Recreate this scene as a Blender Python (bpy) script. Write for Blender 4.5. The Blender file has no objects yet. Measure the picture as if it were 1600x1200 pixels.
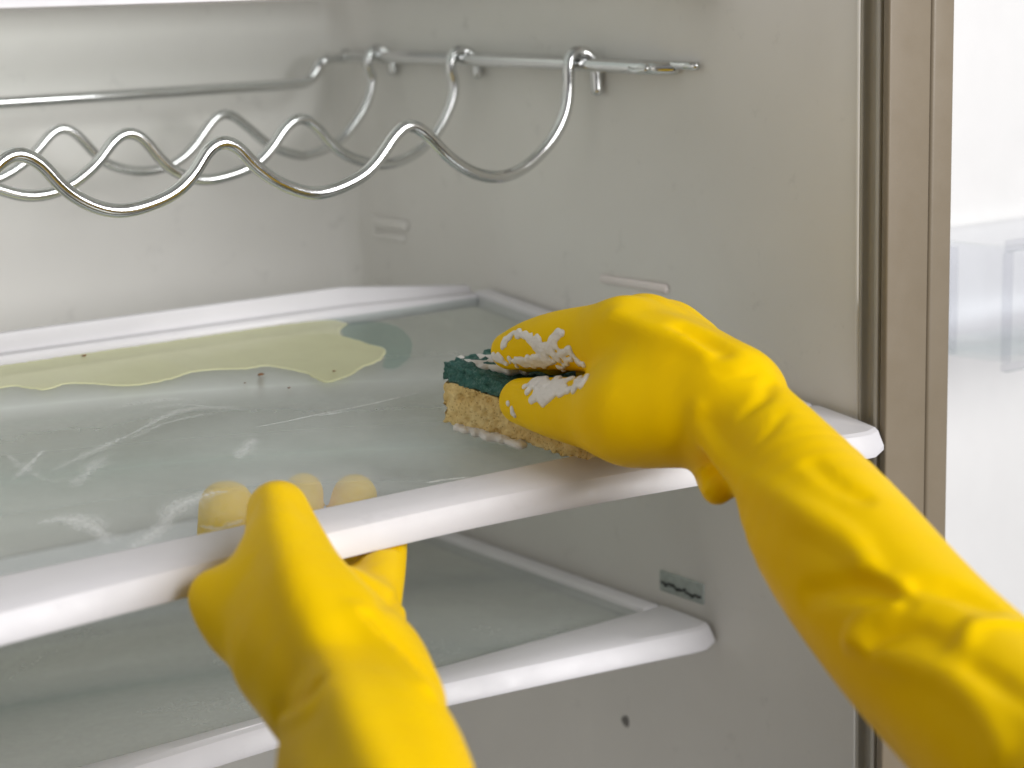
import bpy, bmesh, math, random
import numpy as np
from mathutils import Vector, Matrix

# ------------------------------------------------------------------ camera, world, lamps, exposure
SC = bpy.context.scene
COL = SC.collection
def cam_axes(yaw, pitch, roll):
    f = Vector((math.sin(yaw)*math.cos(pitch), math.cos(yaw)*math.cos(pitch), -math.sin(pitch)))
    r = f.cross(Vector((0, 0, 1))).normalized(); u = r.cross(f)
    c, s = math.cos(roll), math.sin(roll)
    return c*r - s*u, s*r + c*u, f
CR, CU, CF = cam_axes(math.radians(36.3), math.radians(11.6), math.radians(1.7))
cd = bpy.data.cameras.new('camera'); cam = bpy.data.objects.new('camera', cd); COL.objects.link(cam)
M3 = Matrix((CR, CU, -CF)).transposed().to_4x4(); M3.translation = Vector((-.68, -.645, .55))
cam.matrix_world = M3
cd.sensor_width = 36; cd.lens = 67.5; cd.clip_start = .02; cd.clip_end = 100
cd.dof.use_dof = True; cd.dof.focus_distance = .885; cd.dof.aperture_fstop = 7.1; cd.dof.aperture_blades = 9
SC.camera = cam
W = bpy.data.worlds.new('World'); SC.world = W; W.use_nodes = True
NT = W.node_tree; bg = NT.nodes['Background']; bg.inputs[1].default_value = 1.0
# plain room light: bright walls and ceiling all round, a darker warm floor below
tc = NT.nodes.new('ShaderNodeTexCoord'); sx = NT.nodes.new('ShaderNodeSeparateXYZ'); rp = NT.nodes.new('ShaderNodeValToRGB')
NT.links.new(tc.outputs['Generated'], sx.inputs[0]); mr = NT.nodes.new('ShaderNodeMapRange'); mr.inputs[1].default_value = -1; NT.links.new(sx.outputs[2], mr.inputs[0])
NT.links.new(mr.outputs[0], rp.inputs[0]); NT.links.new(rp.outputs[0], bg.inputs[0])
e = rp.color_ramp.elements; e[0].position = .40; e[0].color = (.03, .026, .02, 1); e[1].position = .60; e[1].color = (.23, .229, .228, 1)
def area(name, loc, target, size, power, color, sizey=None):
    l = bpy.data.lights.new(name, 'AREA'); l.energy = power; l.color = color; l.size = size
    if sizey: l.shape = 'RECTANGLE'; l.size_y = sizey
    o = bpy.data.objects.new(name, l); COL.objects.link(o); o.location = loc
    o.rotation_euler = (Vector(target) - Vector(loc)).to_track_quat('-Z', 'Y').to_euler()
    return o
area('window_light', (.34, -1.98, 1.13), (-.2, .1, .33), 1.5, 61, (1, .985, .985), 1.3)
SC.view_settings.view_transform = 'Standard'; SC.view_settings.look = 'None'
SC.view_settings.gamma = 1; SC.view_settings.exposure = 0; SC.view_settings.use_curve_mapping = False
SC.render.engine = 'CYCLES'
SC.cycles.max_bounces = 10; SC.cycles.transparent_max_bounces = 16; SC.cycles.diffuse_bounces = 5

# ------------------------------------------------------------------ measured data (metres)
WAVES = [[(-0.0196, 0.5012), (-0.0204, 0.4921), (-0.0231, 0.4816), (-0.0309, 0.4698), (-0.0438, 0.4593), (-0.0584, 0.4525), (-0.0725, 0.4514), (-0.088, 0.4559), (-0.1022, 0.4651), (-0.1142, 0.4767),
  (-0.1253, 0.4832), (-0.1347, 0.4781), (-0.1442, 0.4675), (-0.1571, 0.4581), (-0.1817, 0.452), (-0.2023, 0.4581), (-0.2179, 0.4689), (-0.2253, 0.4776), (-0.2336, 0.4819), (-0.2424, 0.4786),
  (-0.2523, 0.4663), (-0.2657, 0.4576), (-0.2886, 0.4528), (-0.3053, 0.4571), (-0.3189, 0.4666), (-0.3285, 0.4784), (-0.339, 0.4839), (-0.3467, 0.4811)],
 [(-0.0173, 0.4973), (-0.0191, 0.4875), (-0.0231, 0.4794), (-0.0318, 0.4675), (-0.0483, 0.4563), (-0.0702, 0.4518), (-0.093, 0.458), (-0.1057, 0.4669), (-0.1145, 0.477), (-0.1239, 0.4826),
  (-0.1343, 0.4779), (-0.1443, 0.4665), (-0.1571, 0.4574), (-0.1845, 0.4522), (-0.2031, 0.4574), (-0.214, 0.4669), (-0.2217, 0.4771), (-0.2305, 0.4816), (-0.2399, 0.4771), (-0.2511, 0.4652),
  (-0.2689, 0.4547), (-0.2878, 0.4521), (-0.3043, 0.457)],
 [(-0.0162, 0.4989), (-0.0183, 0.4903), (-0.0254, 0.4766), (-0.044, 0.4593), (-0.0689, 0.4522), (-0.0723, 0.4525), (-0.0924, 0.4598), (-0.1099, 0.4742), (-0.1225, 0.4822), (-0.1326, 0.4771),
  (-0.1448, 0.4636), (-0.1598, 0.4539), (-0.1803, 0.4513), (-0.2013, 0.4571), (-0.2112, 0.4662), (-0.2193, 0.4757), (-0.2281, 0.4804), (-0.237, 0.4755), (-0.248, 0.4648), (-0.2674, 0.4545)]]
SPILL = [(-0.3332, 0.2374), (-0.3223, 0.2311), (-0.3151, 0.2234), (-0.3025, 0.2277), (-0.2903, 0.2206), (-0.2808, 0.211), (-0.2668, 0.2076), (-0.2525, 0.2105), (-0.2368, 0.2154), (-0.2249, 0.2129),
 (-0.2113, 0.2069), (-0.201, 0.2072), (-0.1946, 0.1973), (-0.1897, 0.1852), (-0.19, 0.1733), (-0.1894, 0.1657), (-0.1824, 0.1659), (-0.1705, 0.1711), (-0.1582, 0.1795), (-0.1457, 0.185),
 (-0.135, 0.1939), (-0.1284, 0.2047), (-0.1304, 0.2146), (-0.1318, 0.227), (-0.1339, 0.2386), (-0.1288, 0.2499), (-0.1176, 0.2618)]
WET = [(-0.1193, 0.2591), (-0.1027, 0.2579), (-0.0964, 0.239), (-0.1075, 0.2098), (-0.1264, 0.1837), (-0.1431, 0.1709), (-0.149, 0.1743), (-0.1365, 0.1914), (-0.1284, 0.2047), (-0.1304, 0.2146),
 (-0.1318, 0.227), (-0.1333, 0.2397)]
STREAKS = [([(-0.2575, 0.1185), (-0.2385, 0.1191), (-0.2216, 0.1208), (-0.1875, 0.1227), (-0.1511, 0.1283)], 0.0009, 0.8),
 ([(-0.3603, 0.1105), (-0.3347, 0.125), (-0.3053, 0.1417), (-0.2879, 0.1529), (-0.2727, 0.1588), (-0.2563, 0.1546), (-0.2431, 0.1415)], 0.0045, 0.45),
 ([(-0.3184, 0.1296), (-0.2923, 0.1441), (-0.2722, 0.1479), (-0.2549, 0.1484)], 0.004, 0.35), ([(-0.3089, 0.1774), (-0.2864, 0.1804), (-0.2664, 0.1771), (-0.2602, 0.1679)], 0.006, 0.3),
 ([(-0.2892, 0.1685), (-0.2708, 0.1686), (-0.2563, 0.1546)], 0.005, 0.35), ([(-0.364, 0.0845), (-0.3537, 0.0955), (-0.3431, 0.1069), (-0.3329, 0.1169)], 0.008, 0.4),
 ([(-0.2861, 0.0819), (-0.2765, 0.0926), (-0.2644, 0.1049)], 0.007, 0.5), ([(-0.3826, 0.1043), (-0.3675, 0.1215), (-0.3515, 0.1398)], 0.003, 0.5),
 ([(-0.377, 0.0052), (-0.3554, 0.0212), (-0.3407, 0.0375), (-0.3309, 0.0436), (-0.3192, 0.0481), (-0.3102, 0.0469)], 0.008, 0.6),
 ([(-0.3934, 0.0521), (-0.3844, 0.0531), (-0.3775, 0.0462), (-0.3764, 0.0322), (-0.3777, 0.0164)], 0.01, 0.55), ([(-0.2317, 0.0123), (-0.2205, 0.0108), (-0.2096, 0.0087)], 0.0012, 0.9),
 ([(-0.228, 0.0131), (-0.2146, 0.0103)], 0.0008, 0.7), ([(-0.3705, 0.1463), (-0.3702, 0.1277), (-0.3698, 0.1008), (-0.3641, 0.0931)], 0.006, 0.3), ([(-0.2228, 0.1188), (-0.2065, 0.1189)], 0.002, 0.6),
 ([(-0.3395, 0.0172), (-0.3341, 0.0101), (-0.3215, 0.0139)], 0.004, 0.6)]
CRUMBS = [(-0.2116, 0.193), (-0.2105, 0.1662), (-0.2253, 0.1848), (-0.2744, 0.2682), (-0.1763, 0.1787)]
RIGHT = [([(-0.1501, -0.0061, 0.3991, 0.0163), (-0.1541, 0.0285, 0.3943, 0.0139), (-0.1559, 0.0502, 0.3897, 0.0118), (-0.1585, 0.0661, 0.3849, 0.009)], 0.003),
 ([(-0.1315, 0.0027, 0.3978, 0.0155), (-0.1332, 0.0406, 0.3927, 0.0128), (-0.1471, 0.0671, 0.382, 0.0091)], 0.003),
 ([(-0.1134, 0.0071, 0.3929, 0.0152), (-0.1163, 0.0426, 0.3894, 0.0123), (-0.1377, 0.0595, 0.3793, 0.0084)], 0.003),
 ([(-0.1002, 0.008, 0.3847, 0.0142), (-0.108, 0.0317, 0.3805, 0.0111), (-0.1304, 0.04, 0.3733, 0.0078)], 0.003),
 ([(-0.1571, -0.0508, 0.3728, 0.0178), (-0.1671, -0.0227, 0.3693, 0.017), (-0.1675, 0.0148, 0.3665, 0.0143), (-0.167, 0.0458, 0.3652, 0.0109)], 0.004),
 ([(-0.1438, -0.068, 0.3834, 0.0187), (-0.1496, -0.0426, 0.3915, 0.0196), (-0.1488, -0.0102, 0.3969, 0.019)], 0.01), ([(-0.1316, -0.0588, 0.3802, 0.0185), (-0.1297, -0.0008, 0.3945, 0.0178)], 0.012),
 ([(-0.1242, -0.0529, 0.3745, 0.0181), (-0.113, 0.0032, 0.3886, 0.0169)], 0.012), ([(-0.1202, -0.0506, 0.3707, 0.0166), (-0.1003, 0.0045, 0.3807, 0.0153)], 0.012),
 ([(-0.1509, -0.0716, 0.3733, 0.017), (-0.1563, -0.0539, 0.3727, 0.0193), (-0.1623, -0.0319, 0.3723, 0.0224)], 0.014),
 ([(-0.1465, -0.0708, 0.3793, 0.0202), (-0.1478, -0.0867, 0.3729, 0.0204), (-0.154, -0.11, 0.3631, 0.0229), (-0.1674, -0.1496, 0.343, 0.0304), (-0.1852, -0.205, 0.3226, 0.0317),
   (-0.1971, -0.2504, 0.3091, 0.0324), (-0.223, -0.3238, 0.2943, 0.0332)],
  0.01)]
LEFT = [([(-0.3222, 0.0005, 0.3513, 0.0124), (-0.3322, -0.0223, 0.3428, 0.0162), (-0.3436, -0.0501, 0.3348, 0.0203), (-0.351, -0.081, 0.3213, 0.0264), (-0.3557, -0.1081, 0.3111, 0.0257),
   (-0.3649, -0.128, 0.3057, 0.0286), (-0.3794, -0.1565, 0.3012, 0.0321), (-0.418, -0.2327, 0.2886, 0.0327)],
  0.006),
 ([(-0.3549, -0.0298, 0.3223, 0.0144), (-0.3407, 0.0142, 0.3121, 0.0102), (-0.3149, 0.0653, 0.3138, 0.0109), (-0.298, 0.0901, 0.3303, 0.0124)], 0.006),
 ([(-0.3416, -0.0331, 0.3227, 0.0164), (-0.3095, 0.0161, 0.3102, 0.0099), (-0.2603, 0.0877, 0.3306, 0.0092)], 0.004),
 ([(-0.3184, -0.0319, 0.3199, 0.0153), (-0.2837, 0.0158, 0.3089, 0.0101), (-0.2566, 0.0611, 0.3161, 0.0088), (-0.242, 0.0737, 0.3282, 0.0104)], 0.004),
 ([(-0.3057, -0.0366, 0.3131, 0.0124), (-0.279, -0.0042, 0.3187, 0.0105), (-0.2628, 0.0166, 0.3226, 0.0095), (-0.243, 0.0434, 0.3256, 0.0087)], 0.004),
 ([(-0.3632, -0.0189, 0.3313, 0.0039), (-0.3616, -0.0355, 0.3203, 0.0071), (-0.3611, -0.0611, 0.311, 0.0102), (-0.3633, -0.0912, 0.3058, 0.0125)], 0.016),
 ([(-0.3426, -0.0291, 0.3409, 0.0082), (-0.3524, -0.0265, 0.3323, 0.0072), (-0.3624, -0.0197, 0.3303, 0.0043)], 0.016),
 ([(-0.3549, -0.0381, 0.3294, 0.0104), (-0.356, -0.0625, 0.3199, 0.0162)], 0.016), ([(-0.314, -0.0429, 0.314, 0.0142), (-0.3277, -0.0782, 0.3101, 0.0177), (-0.3408, -0.1056, 0.3043, 0.0179)], 0.016)]
RFOLD = [([(-0.1638, -0.0756, 0.3671, 0.0063), (-0.1524, -0.0664, 0.3494, 0.0075), (-0.1698, -0.0884, 0.3501, 0.0067)], 0.006, 1),
 ([(-0.1796, -0.1113, 0.3672, 0.0012), (-0.1763, -0.1044, 0.3534, 0.0023), (-0.1813, -0.1064, 0.3458, 0.0025)], 0.003, -1),
 ([(-0.1676, -0.076, 0.3807, 0.0026), (-0.1685, -0.0785, 0.3727, 0.0036), (-0.1773, -0.1074, 0.3619, 0.005), (-0.1923, -0.1576, 0.3581, 0.0061), (-0.1962, -0.1853, 0.3539, 0.005),
   (-0.201, -0.1982, 0.3498, 0.0029)],
  0.005, 1),
 ([(-0.201, -0.1982, 0.3498, 0.0029), (-0.2033, -0.2087, 0.3474, 0.002), (-0.2031, -0.2213, 0.346, 0.0017)], 0.005, 1),
 ([(-0.2099, -0.1783, 0.3369, 0.0018), (-0.2082, -0.2029, 0.3441, 0.0029), (-0.2087, -0.2201, 0.3433, 0.0017)], 0.007, -1),
 ([(-0.2163, -0.2077, 0.3288, 0.0029), (-0.2138, -0.2098, 0.3355, 0.0024), (-0.2091, -0.2199, 0.3415, 0.002)], 0.004, 1),
 ([(-0.2163, -0.2077, 0.3288, 0.0029), (-0.2195, -0.2295, 0.3274, 0.0038), (-0.2223, -0.2539, 0.3282, 0.0041), (-0.2285, -0.2736, 0.3247, 0.0036), (-0.2365, -0.2891, 0.3183, 0.0035)], 0.005, 1),
 ([(-0.2193, -0.2193, 0.3307, 0.0013), (-0.2145, -0.2305, 0.3371, 0.0019), (-0.2146, -0.2444, 0.3374, 0.0013)], 0.006, -1),
 ([(-0.2, -0.223, 0.3485, 0.0017), (-0.1935, -0.2342, 0.3466, 0.0026), (-0.1913, -0.2455, 0.3439, 0.0017)], 0.007, -1),
 ([(-0.2107, -0.2523, 0.3374, 0.0021), (-0.2021, -0.2493, 0.3413, 0.0021), (-0.1841, -0.259, 0.3375, 0.0025)], 0.004, 1),
 ([(-0.2188, -0.2613, 0.3346, 0.0012), (-0.2209, -0.2734, 0.3329, 0.0018), (-0.2261, -0.2905, 0.3307, 0.0012)], 0.005, -1),
 ([(-0.1609, -0.0168, 0.4097, 0.0041), (-0.1615, -0.036, 0.4071, 0.003), (-0.1582, -0.0526, 0.405, 0.0027), (-0.1544, -0.068, 0.4011, 0.0026)], 0.007, 1),
 ([(-0.1534, -0.0496, 0.4105, 0.0021), (-0.1513, -0.06, 0.4066, 0.0027), (-0.1522, -0.0726, 0.4033, 0.0021)], 0.007, -1),
 ([(-0.1467, -0.0952, 0.3927, 0.0018), (-0.1577, -0.1023, 0.3885, 0.002), (-0.1674, -0.1006, 0.3832, 0.0013)], 0.004, -1),
 ([(-0.1607, -0.0787, 0.3965, 0.001), (-0.1565, -0.0862, 0.3949, 0.0013), (-0.1479, -0.0895, 0.3957, 0.001)], 0.003, -1),
 ([(-0.1588, -0.1152, 0.3855, 0.001), (-0.1668, -0.1188, 0.3817, 0.0012), (-0.1742, -0.1179, 0.3772, 0.001)], 0.003, -1),
 ([(-0.1762, -0.1482, 0.3738, 0.0012), (-0.1797, -0.1646, 0.3689, 0.0014), (-0.1788, -0.1765, 0.3662, 0.0012)], 0.006, -1)]
LFOLD = [([(-0.3291, -0.0075, 0.3604, 0.0035), (-0.3466, -0.0451, 0.3537, 0.0042), (-0.3585, -0.0748, 0.3458, 0.0054), (-0.3641, -0.0965, 0.3371, 0.0053), (-0.3711, -0.1159, 0.3309, 0.0043),
   (-0.3881, -0.1565, 0.3299, 0.0048), (-0.3987, -0.1857, 0.3262, 0.0049), (-0.4112, -0.2182, 0.3213, 0.0047)],
  0.01, 1),
 ([(-0.3824, -0.0985, 0.3123, 0.002), (-0.3882, -0.1268, 0.3261, 0.0017), (-0.3836, -0.1318, 0.3312, 0.0012)], 0.005, -1),
 ([(-0.3906, -0.1197, 0.3171, 0.0019), (-0.3929, -0.1389, 0.3261, 0.0018), (-0.3856, -0.1408, 0.3304, 0.0018)], 0.006, 1),
 ([(-0.3498, -0.1004, 0.3401, 0.002), (-0.3494, -0.121, 0.3321, 0.0022), (-0.3552, -0.1493, 0.3274, 0.0021)], 0.007, 1),
 ([(-0.3473, -0.1043, 0.3406, 0.0011), (-0.3458, -0.1194, 0.3326, 0.0011), (-0.346, -0.1349, 0.3267, 0.0011)], 0.005, -1),
 ([(-0.2886, -0.0347, 0.3169, 0.0015), (-0.3073, -0.0575, 0.3243, 0.0015), (-0.3352, -0.0949, 0.3391, 0.0011)], 0.003, -1)]
SUDS = [(-0.1776, 0.0204, 0.3755, 0.0016), (-0.1799, -0.0015, 0.3778, 0.0013), (-0.1711, 0.0277, 0.3785, 0.0023), (-0.1797, 0.0052, 0.3766, 0.0014), (-0.1809, 0.0081, 0.3737, 0.0017),
 (-0.1794, 0.0077, 0.3764, 0.0016), (-0.1757, 0.0087, 0.3795, 0.0016), (-0.1791, 0.0004, 0.3781, 0.0021), (-0.1708, 0.0042, 0.3823, 0.0021), (-0.1733, 0.0082, 0.3809, 0.0013),
 (-0.1802, 0.0142, 0.3732, 0.0021), (-0.1811, 0.0111, 0.372, 0.0022), (-0.1754, 0.0254, 0.3766, 0.0019), (-0.1783, -0.013, 0.3842, 0.0022), (-0.1779, 0.0084, 0.3777, 0.0019),
 (-0.1789, 0.0001, 0.3785, 0.0019), (-0.1803, 0.0068, 0.3751, 0.0015), (-0.1785, 0.0044, 0.378, 0.0013), (-0.1789, 0.0095, 0.3768, 0.0013), (-0.1801, 0.0053, 0.376, 0.0016),
 (-0.1765, 0.0211, 0.3767, 0.0019), (-0.1749, 0.0195, 0.3782, 0.0016), (-0.1789, 0.0119, 0.3761, 0.0016), (-0.1806, 0.0093, 0.374, 0.0013), (-0.1706, 0.0256, 0.379, 0.0021),
 (-0.1802, 0.0068, 0.3755, 0.0014), (-0.174, 0.0206, 0.3784, 0.0021), (-0.1738, 0.029, 0.377, 0.0019), (-0.1694, 0.0155, 0.3808, 0.0021), (-0.1713, -0.0029, 0.3838, 0.0015),
 (-0.1771, -0.0085, 0.3829, 0.0014), (-0.1805, 0.014, 0.3729, 0.0015), (-0.1761, 0.0166, 0.3779, 0.0017), (-0.1798, 0.0185, 0.3729, 0.0021), (-0.1787, -0.0031, 0.3796, 0.0015),
 (-0.1711, 0.0232, 0.3793, 0.0014), (-0.1733, 0.0075, 0.3809, 0.0021), (-0.1794, 0.0149, 0.3747, 0.0018), (-0.175, 0.0042, 0.3808, 0.0015), (-0.1767, -0.0068, 0.3825, 0.0014),
 (-0.18, 0.021, 0.3717, 0.0022), (-0.1723, 0.0254, 0.3785, 0.0018), (-0.1771, 0.0113, 0.378, 0.002), (-0.1741, 0.011, 0.3801, 0.0016), (-0.1794, 0.0122, 0.3753, 0.0018),
 (-0.1695, 0.0243, 0.3795, 0.0016), (-0.1774, 0.0268, 0.3743, 0.002), (-0.1748, 0.0273, 0.3768, 0.0019), (-0.1776, -0.0078, 0.3823, 0.002), (-0.1769, 0.0012, 0.3801, 0.0016),
 (-0.18, 0.0077, 0.3754, 0.0017), (-0.1775, 0.0202, 0.3757, 0.002), (-0.1754, 0.0323, 0.3753, 0.0017), (-0.1738, -0.0035, 0.383, 0.0017), (-0.1778, 0.0274, 0.3738, 0.0013),
 (-0.178, 0.0153, 0.376, 0.0021), (-0.1785, 0.0187, 0.3747, 0.002), (-0.1751, 0.0154, 0.3787, 0.0017), (-0.1762, 0.0163, 0.378, 0.0014), (-0.1805, 0.0075, 0.3746, 0.0014),
 (-0.1788, -0.0038, 0.3798, 0.0017), (-0.1766, 0.007, 0.379, 0.002), (-0.1721, 0.0303, 0.3778, 0.0015), (-0.1743, 0.0064, 0.3808, 0.0015), (-0.1798, 0.0146, 0.3741, 0.0017),
 (-0.1705, 0.0281, 0.3787, 0.0013), (-0.1756, 0.0102, 0.3793, 0.0014), (-0.1739, 0.0187, 0.3788, 0.002), (-0.1792, 0.0056, 0.3771, 0.0017), (-0.1777, 0.0036, 0.379, 0.002),
 (-0.1801, -0.0147, 0.3834, 0.0019), (-0.1711, 0.0293, 0.3783, 0.002), (-0.1753, -0.0087, 0.3843, 0.0014), (-0.1778, -0.014, 0.3852, 0.0021), (-0.1759, 0.0186, 0.3775, 0.002),
 (-0.1763, -0.0088, 0.3837, 0.0016), (-0.1774, 0.0102, 0.3779, 0.0015), (-0.1781, 0.0117, 0.3769, 0.0014), (-0.1794, 0.0162, 0.3744, 0.0014), (-0.1805, 0.0096, 0.3739, 0.002),
 (-0.1795, 0.015, 0.3745, 0.0019), (-0.1745, -0.0052, 0.3833, 0.002), (-0.175, 0.0102, 0.3797, 0.002), (-0.1796, -0.0051, 0.3793, 0.0014), (-0.1754, -0.0126, 0.3865, 0.0016),
 (-0.18, 0.0007, 0.3772, 0.0017), (-0.1803, -0.0098, 0.3805, 0.002), (-0.1724, 0.0207, 0.3792, 0.0017), (-0.1719, 0.0137, 0.3805, 0.002), (-0.1741, 0.0187, 0.3787, 0.0017),
 (-0.1651, 0.0271, 0.3861, 0.001), (-0.1667, 0.0426, 0.3975, 0.0009), (-0.1652, 0.0116, 0.3891, 0.0009), (-0.1642, 0.0152, 0.3867, 0.0012), (-0.1671, 0.0208, 0.3994, 0.001),
 (-0.1674, 0.022, 0.3982, 0.0009), (-0.167, 0.0238, 0.3905, 0.0012), (-0.1671, 0.0282, 0.3895, 0.0012), (-0.1678, 0.0246, 0.3929, 0.0009), (-0.1668, 0.0275, 0.3887, 0.0011),
 (-0.1663, 0.0093, 0.3916, 0.0008), (-0.1679, 0.0351, 0.396, 0.0009), (-0.1668, 0.0146, 0.4003, 0.0013), (-0.1652, 0.0157, 0.3883, 0.001), (-0.1672, 0.0104, 0.3942, 0.0009),
 (-0.1665, 0.0475, 0.3956, 0.0011), (-0.1669, 0.0144, 0.3926, 0.001), (-0.1675, 0.0327, 0.3973, 0.0013), (-0.1674, 0.0201, 0.398, 0.0008), (-0.1659, 0.0546, 0.3945, 0.0011),
 (-0.168, 0.0292, 0.3933, 0.0012), (-0.1673, 0.057, 0.3897, 0.0011), (-0.1661, 0.0468, 0.397, 0.0011), (-0.167, 0.037, 0.3978, 0.0008), (-0.1665, 0.0076, 0.3917, 0.001),
 (-0.1661, 0.0557, 0.3944, 0.0008), (-0.1652, 0.0141, 0.3886, 0.0013), (-0.1681, 0.0347, 0.3925, 0.0009), (-0.1671, 0.0421, 0.3962, 0.0012), (-0.1659, 0.0219, 0.3881, 0.001),
 (-0.1667, 0.0158, 0.4009, 0.0009), (-0.1637, 0.0073, 0.3867, 0.001), (-0.1679, 0.037, 0.393, 0.0009), (-0.1673, 0.0168, 0.3981, 0.0008), (-0.1649, 0.0234, 0.3862, 0.0011),
 (-0.1669, 0.0479, 0.3953, 0.0009), (-0.1666, 0.0203, 0.3897, 0.0012), (-0.1676, 0.0197, 0.3938, 0.0009), (-0.1677, 0.0237, 0.3929, 0.0012), (-0.1658, 0.0255, 0.3871, 0.001),
 (-0.1667, 0.018, 0.3908, 0.0009), (-0.1665, 0.0556, 0.3935, 0.0009), (-0.1677, 0.0238, 0.3938, 0.0013), (-0.1663, 0.0186, 0.4016, 0.0012), (-0.1591, 0.0246, 0.3816, 0.0014),
 (-0.1677, 0.0287, 0.391, 0.0011), (-0.1654, 0.0046, 0.3885, 0.001), (-0.1676, 0.0245, 0.3914, 0.0009), (-0.1672, 0.0095, 0.3947, 0.0013), (-0.1673, 0.0596, 0.3888, 0.001),
 (-0.1679, 0.0312, 0.3959, 0.0008), (-0.1619, 0.0227, 0.3835, 0.0013), (-0.1668, 0.044, 0.3966, 0.0013), (-0.1672, 0.0413, 0.3964, 0.0008), (-0.1623, 0.0242, 0.3836, 0.0013),
 (-0.1663, 0.0009, 0.389, 0.0011), (-0.1676, 0.0321, 0.3907, 0.0009), (-0.168, 0.0318, 0.3941, 0.0011), (-0.1674, 0.0218, 0.3914, 0.0011), (-0.1679, 0.0328, 0.3953, 0.0009),
 (-0.1666, 0.0559, 0.3932, 0.0009), (-0.1637, 0.016, 0.3861, 0.0012), (-0.1668, 0.0563, 0.3924, 0.0011), (-0.1664, 0.0584, 0.3927, 0.0014), (-0.1665, 0.0166, 0.3901, 0.0009),
 (-0.1666, 0.0491, 0.3949, 0.0013), (-0.167, 0.0415, 0.397, 0.0009), (-0.167, 0.0594, 0.3905, 0.0013), (-0.1668, 0.0093, 0.3927, 0.0011), (-0.1677, 0.0237, 0.3933, 0.0011),
 (-0.1655, 0.0487, 0.3975, 0.0014), (-0.1651, 0.0061, 0.3885, 0.0013), (-0.1678, 0.0235, 0.3934, 0.0009), (-0.1676, 0.0198, 0.3961, 0.0011), (-0.168, 0.034, 0.3945, 0.001),
 (-0.1659, 0.0009, 0.3881, 0.0013), (-0.1668, 0.0424, 0.3971, 0.0011), (-0.1676, 0.0278, 0.391, 0.0013), (-0.1651, 0.0075, 0.3887, 0.0008), (-0.168, 0.0348, 0.3947, 0.0011),
 (-0.168, 0.0324, 0.3936, 0.0012), (-0.1652, 0.0534, 0.3963, 0.001), (-0.1657, 0.0268, 0.3869, 0.0013), (-0.168, 0.0339, 0.3914, 0.0013), (-0.1673, 0.0407, 0.396, 0.0013),
 (-0.1671, 0.0588, 0.3905, 0.0008), (-0.1678, 0.0253, 0.3933, 0.0012), (-0.1665, 0.0151, 0.4012, 0.001), (-0.1679, 0.0273, 0.3933, 0.0013), (-0.167, 0.0167, 0.3925, 0.0009),
 (-0.1659, 0.0058, 0.3898, 0.0009), (-0.1673, 0.039, 0.3962, 0.0013), (-0.1668, 0.0464, 0.3953, 0.0008), (-0.1678, 0.0261, 0.3942, 0.0013), (-0.1681, 0.0322, 0.3933, 0.0009),
 (-0.1666, 0.0536, 0.3937, 0.0011), (-0.1675, 0.0221, 0.3973, 0.0012), (-0.1671, 0.0196, 0.399, 0.0012), (-0.1667, 0.0213, 0.3899, 0.0011), (-0.1675, 0.0212, 0.397, 0.0013),
 (-0.1668, 0.0125, 0.392, 0.0009), (-0.1676, 0.0279, 0.3909, 0.0013), (-0.1679, 0.0296, 0.3916, 0.0011), (-0.1677, 0.0227, 0.3962, 0.0013), (-0.1673, 0.0283, 0.3902, 0.0009),
 (-0.1668, 0.0146, 0.3921, 0.001), (-0.1656, 0.0511, 0.3963, 0.0011), (-0.1651, 0.0027, 0.3876, 0.0011), (-0.1678, 0.0303, 0.396, 0.0014), (-0.1652, 0.0109, 0.3891, 0.0013),
 (-0.167, 0.0113, 0.3937, 0.0012), (-0.1677, 0.0206, 0.3948, 0.0008), (-0.1658, 0.0065, 0.3899, 0.001), (-0.1665, 0.0474, 0.3957, 0.0014), (-0.167, 0.0116, 0.394, 0.0012),
 (-0.1667, 0.0167, 0.391, 0.0009), (-0.1674, 0.0192, 0.3974, 0.0012), (-0.1675, 0.0378, 0.3957, 0.0011), (-0.1674, 0.0219, 0.3915, 0.0011), (-0.167, 0.059, 0.3907, 0.0009),
 (-0.1675, 0.0218, 0.397, 0.0012), (-0.1665, 0.0214, 0.3892, 0.0012), (-0.1678, 0.0247, 0.3935, 0.001), (-0.1675, 0.0184, 0.3941, 0.0009), (-0.1674, 0.0597, 0.3879, 0.0008),
 (-0.1633, 0.0187, 0.3851, 0.0013), (-0.168, 0.0389, 0.3941, 0.0009), (-0.1667, 0.0191, 0.4006, 0.0013), (-0.1658, 0.049, 0.3969, 0.0013), (-0.1669, 0.0268, 0.3891, 0.0009),
 (-0.1668, 0.0138, 0.3922, 0.001), (-0.1672, 0.0293, 0.3894, 0.0008), (-0.1655, 0.0196, 0.3877, 0.0013), (-0.1674, 0.0192, 0.3978, 0.0009), (-0.1662, 0.0551, 0.3943, 0.0011),
 (-0.1677, 0.0219, 0.3955, 0.001), (-0.1657, 0.0198, 0.388, 0.0009), (-0.1672, 0.0097, 0.3944, 0.001), (-0.1678, 0.0258, 0.3933, 0.0009), (-0.1619, 0.0201, 0.3838, 0.0009),
 (-0.1656, 0.0042, 0.3888, 0.0012), (-0.168, 0.0309, 0.3949, 0.0011), (-0.1674, 0.0394, 0.3957, 0.0011), (-0.1677, 0.0222, 0.3944, 0.0011), (-0.1673, 0.0432, 0.3954, 0.0009),
 (-0.1667, 0.0166, 0.4006, 0.0013), (-0.168, 0.0324, 0.3941, 0.0012), (-0.1675, 0.0203, 0.3975, 0.0009), (-0.1678, 0.0233, 0.3941, 0.001), (-0.1672, 0.0096, 0.3944, 0.0009),
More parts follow.
